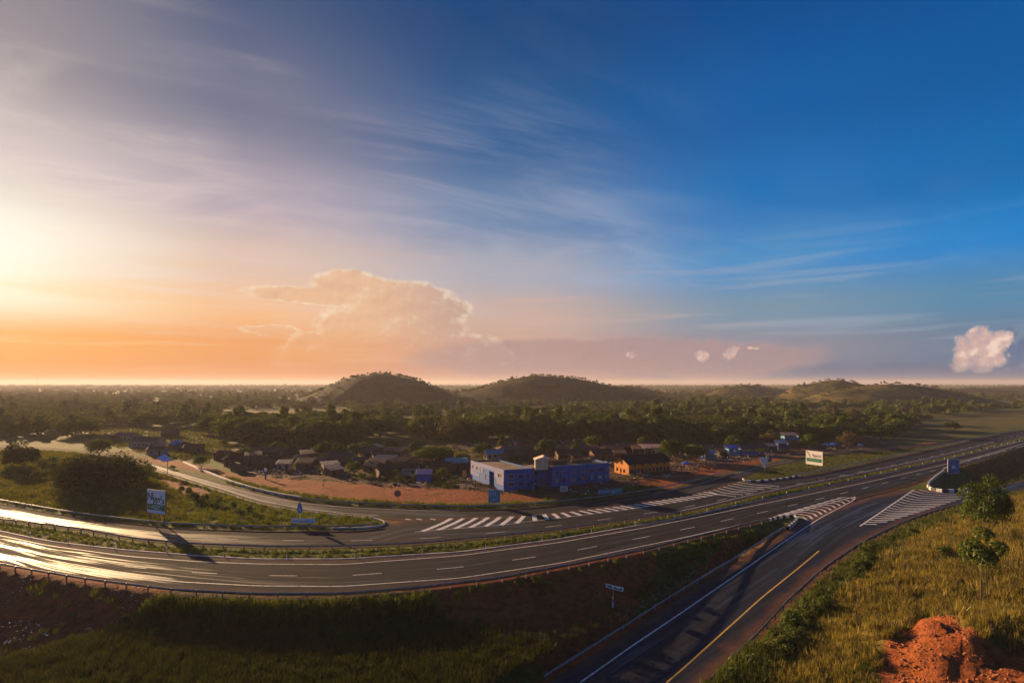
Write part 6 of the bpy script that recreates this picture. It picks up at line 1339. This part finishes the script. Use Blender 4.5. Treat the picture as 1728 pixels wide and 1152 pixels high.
# inverted triangle with dark board behind
x, y, z = place(1291, 797); e = empty('give_way_sign', (x, y, z), R_(-6), 'large pale inverted triangle sign at the tip of right traffic island', 'road sign')
MB().tube((0, .06, -.3), (0, .06, 3.2), .09, n=8).build('post', M_frame, e); plate([(-1.9, 5.0), (1.3, 5.2), (.75, 3.6), (.25, 2.0), (.0, 1.3), (-.3, 1.9), (-1.2, 3.6)], -.05, .05, plain('sign_pale_grey', (.55, .57, .62), .5, .12), 'plate', e)
e, b = signboard(1298, 793, 1.6, 2.2, 2.9, R_(-6), 'small dark board just right of the pale inverted triangle sign', posts=(0,), mat=plain('board_navy', (.02, .03, .07), .5, .3), name='dark_board', cat='sign', thick=.08, pr=.05)
# blue poster panel on the right island
M_pos = plain('poster_blue', (0.01, 0.14, 0.36), .45, .55, .9)
e, b = signboard(1609, 803, 3.2, 4.6, .9, R_(-14), 'blue poster panel with ragged white star like mark on the right slope', posts=(-.35, .35), mat=M_pos, name='poster_panel', cat='sign', thick=.12)
rp_ = random.Random(4)
for i in range(9):
    a = i * .7; r0, r1 = .1, rp_.uniform(.55, 1.1); cx0, cz0 = .0, 3.1; w_ = .13
    plate([(cx0 + math.cos(a) * r0 - math.sin(a) * w_, cz0 + math.sin(a) * r0 + math.cos(a) * w_), (cx0 + math.cos(a) * r1, cz0 + math.sin(a) * r1), (cx0 + math.cos(a) * r0 + math.sin(a) * w_, cz0 + math.sin(a) * r0 - math.cos(a) * w_)], -.085 - i * .002, -.065, M_white, 'white_mark', b)
# leaning street plate on the embankment
x, y, z = place(1034, 1024); e = empty('leaning_sign', (x, y, z), R_(-12), 'small tilted white sign on a thin pole in the shaded embankment', 'sign')
MB().tube((0, 0, -.3), (.10, 0, 2.9), .035, n=6).build('pole', M_frame, e)
MB().box(-.13, .13, -.13, .13, -.2, .75).build('pole_foot', plain('foot_pale_blue', (.42, .58, .78), .6, .1), e); MB().box(-.1, .14, -.1, .1, 1.3, 1.55).build('collar', M_frame, e)
b = MB().hexa([(-1.0, -.04, 3.0), (1.55, -.04, 2.5), (1.55, .04, 2.5), (-1.0, .04, 3.0)], [(-1.05, -.04, 3.55), (1.65, -.04, 3.1), (1.65, .04, 3.1), (-1.05, .04, 3.55)]).build('plate', M_bw, e)
plate([(-.85, 3.08), (-.1, 2.95), (-.1, 3.25), (-.85, 3.38)], -.06, -.042, M_gbk, 'dark_print', b); plate([(.15, 2.90), (1.4, 2.65), (1.4, 2.98), (.7, 2.95), (.15, 3.25)], -.06, -.042, M_gbk, 'dark_print', b)
# solar panel on a pole
x, y, z = place(282.5, 800); e = empty('solar_panel_pole', (x, y, z), 0, 'tilted pale panel on a single pole beside the village road at left', 'solar panel')
MB().tube((0, 0, -.3), (0, 0, 4.7), .09, n=8).build('pole', M_dpost, e)
pn = MB().hexa([(-3.4, -.2, 5.35), (-.5, -1.4, 4.35), (2.3, -1.1, 4.6), (-1.6, 1.4, 6.55)], [(-3.4, -.2, 5.43), (-.5, -1.4, 4.43), (2.3, -1.1, 4.68), (-1.6, 1.4, 6.63)]).build('panel', plain('panel_face', (.36, .46, .66), .25, .1), e)
MB().tube((0, 0, 4.4), (-1.8, .3, 5.4), .06, n=6).tube((0, 0, 4.4), (1.2, -.6, 4.75), .06, n=6).build('bracket', M_dpost, e)
# transmitter mast on the horizon
x, y = unproj(62.5, 690, 0); x *= 4.2; y *= 4.2; e = empty('transmitter_mast', (x, y, 0), 0, 'very thin tall mast rising above the horizon at far left', 'mast')
MB().tube((0, 0, -1), (0, 0, 72), .7, .35, 6).build('mast_shaft', M_dpost, e); MB().box(-1, 1, -1, 1, 71, 74).build('mast_head', M_dpost, e)
# round plate on a stake by the red track
x, y, z = place(671, 842); e = empty('round_plate_sign', (x, y, z), 0, 'brown round plate on a stake below the red track', 'sign'); MB().tube((0, .05, -.3), (0, .05, 1.2), .05, n=6).build('post', M_dpost, e); MB().wheel((0, 0, 1.5), .9, .06, 'y', 20).build('plate', plain('plate_brown', (.16, .12, .085), .8, .3), e)
x, y, z = place(448, 808); e = empty('roadside_pump', (x, y, z), 0, 'dark and white post like figure beside the red track bend', 'post'); MB().tube((0, 0, -.2), (0, 0, 2.4), .22, .3, 8).build('shaft', M_dpost, e); MB().box(-.35, .35, -.3, .3, 2.4, 3.3).build('head', M_bw, e); MB().box(-.4, .4, -.35, .35, 1.2, 1.7).build('band', M_teal, e)
# loose cloths and boards
def small_board(px, py, w, h, mat, label, rz=0, name='hanging_cloth', cat='cloth'):
    x, y, z = place(px, py); mb = MB(); n = 6
    for i in range(n): a, b_ = -w / 2 + w * i / n, -w / 2 + w * (i + 1) / n; mb.hexa([(a, .08 * (i % 2), 0), (b_, .08 * ((i+1) % 2), 0), (b_, .05 + .08 * ((i+1) % 2), 0), (a, .05 + .08 * (i % 2), 0)], [(a, 0, h), (b_, 0, h), (b_, .05, h), (a, .05, h)])
    o = mb.build(name, mat); o.location = (x, y, z + .1); o.rotation_euler = (0, 0, rz); return tag(o, label, cat)
small_board(783.5, 806, 1.2, 2.2, M_amber, 'glowing orange cloth hanging left of the blue building', R_(10))
small_board(634, 803, .9, 1.7, M_yel, 'yellow cloth hanging at the red hut behind the shrubs', 0)
small_board(673, 803, 2.4, 1.6, plain('patterned_sheet', (.30, .36, .44), .8, .4, 2), 'pale patterned sheet hanging on the cream fronted house', 0)

# ------------------------------------------------------------------ people and motorbikes
M_skin = plain('skin_dark', (.075, .035, .02), .6, .1)
CL = [plain('cloth_' + n, c, .85, .2, 3) for n, c in (('white', (.6, .6, .62)), ('navy', (.02, .03, .09)), ('red', (.35, .04, .03)), ('black', (.02, .02, .022)), ('yellow', (.5, .34, .04)), ('light_blue', (.18, .34, .52)))]
def person_mesh(pose, top, bottom):
    J = {'pel': (0, 0, .95), 'ch': (0, .02, 1.38), 'nk': (0, .02, 1.50), 'hd': (0, 0, 1.62), 'ht': (0, 0, 1.72), 'sl': (-.19, 0, 1.42), 'sr': (.19, 0, 1.42)}
    st = .22 if pose == 'walk' else .03; ar = .2 if pose == 'walk' else .04
    J.update({'kl': (-.11, -st * .7, .50), 'kr': (.11, st * .5, .50), 'fl': (-.11, -st, .06), 'fr': (.11, st * 1.3, .08), 'tl': (-.11, -st - .16, .03), 'tr': (.11, st * 1.3 - .15, .04),
              'hl': (-.10, 0, .90), 'hr': (.10, 0, .90), 'el': (-.26, ar * .4, 1.15), 'er': (.26, -ar * .4, 1.15), 'wl': (-.26, ar - .1, .90), 'wr': (.26, -ar - .1, .90), 'gl': (-.25, ar - .14, .80), 'gr': (.25, -ar - .14, .80)})
    if pose == 'sit':
        for k in J: x, y, z = J[k]; J[k] = (x, y, z - .42) if k[0] not in 'kft' or k == 'tl' or k == 'tr' else J[k]
        J.update({'kl': (-.13, -.42, .52), 'kr': (.13, -.42, .52), 'fl': (-.13, -.42, .08), 'fr': (.13, -.42, .08), 'tl': (-.13, -.58, .04), 'tr': (.13, -.58, .04), 'wl': (-.22, -.35, .62), 'wr': (.22, -.35, .62), 'gl': (-.18, -.42, .62), 'gr': (.18, -.42, .62)})
    Rr = {'pel': .14, 'ch': .155, 'nk': .06, 'hd': .10, 'ht': .085, 'sl': .07, 'sr': .07, 'kl': .065, 'kr': .065, 'fl': .045, 'fr': .045, 'tl': .035, 'tr': .035, 'hl': .10, 'hr': .10, 'el': .045, 'er': .045, 'wl': .032, 'wr': .032, 'gl': .035, 'gr': .035}
    E = [('pel','ch'),('ch','nk'),('nk','hd'),('hd','ht'),('ch','sl'),('ch','sr'),('sl','el'),('el','wl'),('wl','gl'),('sr','er'),('er','wr'),('wr','gr'),('pel','hl'),('pel','hr'),('hl','kl'),('kl','fl'),('fl','tl'),('hr','kr'),('kr','fr'),('fr','tr')]
    ks = list(J); me = bpy.data.meshes.new('person'); me.from_pydata([J[k] for k in ks], [(ks.index(a), ks.index(b)) for a, b in E], []); o = bpy.data.objects.new('tmp', me); COL.objects.link(o)
    sk = o.modifiers.new('s', 'SKIN'); sv = me.skin_vertices[0].data
    for i, k in enumerate(ks): sv[i].radius = (Rr[k], Rr[k] * (.75 if k in ('ch', 'pel') else 1)); sv[i].use_root = (k == 'pel')
    o.modifiers.new('u', 'SUBSURF').levels = 1; dg = bpy.context.evaluated_depsgraph_get(); m2 = bpy.data.meshes.new_from_object(o.evaluated_get(dg)); bpy.data.objects.remove(o)
    m2.materials.clear()
    for m in (M_skin, top, bottom): m2.materials.append(m)
    zs_ = -.42 if pose == 'sit' else 0
    for p in m2.polygons: z = p.center.z - zs_; p.material_index = 0 if z > 1.47 or (abs(p.center.x) > .2 and z < 1.2) else (1 if z > .95 else 2); p.use_smooth = True
    return m2
PP = [person_mesh('stand', CL[0], CL[1]), person_mesh('walk', CL[2], CL[3]), person_mesh('stand', CL[4], CL[1]), person_mesh('walk', CL[0], CL[3]), person_mesh('sit', CL[5], CL[3]), person_mesh('stand', CL[3], CL[1]), person_mesh('walk', CL[1], CL[0])]
desc = ['in white shirt standing', 'in red top walking', 'in yellow top standing', 'in white shirt walking', 'in light blue shirt sitting', 'in black shirt standing', 'in navy top walking']
for px, py, k, where in [(789,815,3,'nearest the blue building facade'),(792.5,818,0,'in the group left of the blue building facade'),(795,820,6,'at the right of the group by the blue building facade'),(802,824,5,'before the entrance of the blue building'),(806,825,1,'before the entrance of the blue building'),(836,823,2,'at the teal door of the blue building'),(902,823,3,'at the recessed link of the blue building'),(672,823,0,'alone on the red track'),
    (546,822,3,'crossing the red track above the verge'),(1076,808,5,'beside the motorbikes before the orange building'),(1150,796,1,'under the blue market parasol'),(1161,794,2,'beside the blue market parasol'),(1168,792,6,'in the market shade'),(1178,790,3,'between the two market parasols'),(1192,786,5,'right of the grey parasol'),(1205,781,4,'outside the grey blue sheet stall'),(1228,777,0,'before the low dark stall'),(1262,772,6,'outside the thatched shop'),(1282,770,0,'at the right corner of the thatched shop'),(1302,766,3,'before the pale roofed dark stall'),(1318,764,0,'before the navy stall'),(1453,756,5,'under the pale blue parasol'),
    (412,790,6,'at the door of the long tan mud house'),(463,797,3,'between the tan house and the little grey house'),(500,800,1,'on the path below the rusty cluster'),(693,809,2,'in front of the cream fronted house'),(706,806,5,'beside the blue tarpaulin stall')]:
    x, y, z = place(px, py); o = mesh_obj('person', PP[k], None, (x, y, z)); o.rotation_euler = (0, 0, random.random() * 6.28); tag(o, ('person %s %s' % (desc[k], where)).replace('in white shirt standing on the bare yard left of the blue building, nearest its wall', 'in white shirt nearest the facade of the blue building'), 'person', 'people about the village')
def motorbike():
    e = empty('motorbike', (0, 0, 0), 0, 'x', 'motorbike', 'motorbikes parked in the village')
    for xx in (-.62, .62):
        w_ = MB().ring((xx, 0, .31), .27, .045, 14).build('wheel', M_bk, e); hb = MB().wheel((xx, 0, .31), .06, .1, 'y', 8)
        for i in range(6): a = i * math.pi / 3; hb.tube((xx, 0, .31), (xx + math.cos(a) * .25, 0, .31 + math.sin(a) * .25), .008, n=4)
        hb.build('spokes', M_galv, w_)
    MB().tube((-.62, 0, .31), (-.1, 0, .62), .03).tube((-.1, 0, .62), (.42, 0, .78), .035).tube((.42, 0, .80), (.62, 0, .31), .03).tube((-.62, 0, .31), (.05, 0, .30), .03).build('frame', M_galv, e)
    MB().box(-.15, .18, -.11, .11, .22, .5).build('engine', M_gbk, e); MB().hexa([(0, -.12, .6), (.38, -.08, .66), (.38, .08, .66), (0, .12, .6)], [(.02, -.1, .84), (.34, -.06, .86), (.34, .06, .86), (.02, .1, .84)]).build('tank', CL[2], e)
    MB().hexa([(-.65, -.1, .70), (0, -.12, .66), (0, .12, .66), (-.65, .1, .70)], [(-.65, -.09, .80), (0, -.1, .77), (0, .1, .77), (-.65, .09, .80)]).build('seat', M_bk, e); MB().tube((.40, -.33, 1.02), (.40, .33, 1.02), .018).tube((.42, 0, .8), (.40, 0, 1.02), .03).build('handlebar', M_galv, e); MB().wheel((.50, 0, .88), .09, .08, 'x', 10).build('headlight', M_frame, e)
    return e
mbk = motorbike()
for i, (px, py, lb) in enumerate([(1062,812,'motorbike parked in front of the orange building, leftmost of its row'), (1068,812.5,'second motorbike of the row before the orange building'), (1074,812,'third motorbike of the row before the orange building'), (1081,811,'rightmost motorbike of the row before the orange building'), (1147,799,'motorbike standing beside the blue market parasol'), (1176,795,'motorbike in the shade of the big market tree'), (1187,790,'motorbike right of the grey parasol'), (805,827,'motorbike parked before the blue building entrance'), (460,799,'motorbike beside the little grey house'), (1222,778,'motorbike at the low dark stall')]):
    o = mbk if i == 0 else copy_tree(mbk); x, y, z = place(px, py); o.location = (x, y, z + .02); o.rotation_euler = (0, 0, random.uniform(-.6, .6)); o['label'] = lb

# ------------------------------------------------------------------ evening haze
hb = MB().box(-12600, 12600, -2900, 12600, -14, 78); m = bpy.data.materials.new('haze_air'); m.use_nodes = True; t = NT(m.node_tree); t.n.clear()
out = t.node('ShaderNodeOutputMaterial'); v = t.node('ShaderNodeVolumePrincipled'); v.inputs['Color'].default_value = (0.84, 0.79, 0.82, 1); v.inputs['Density'].default_value = 0.000115; v.inputs['Anisotropy'].default_value = 0.22
t.l.new(v.outputs[0], out.inputs['Volume']); o = hb.build('haze', m); tag(o, 'thin golden evening haze over the plain', None, None, 'stuff')
m.cycles.homogeneous_volume = True
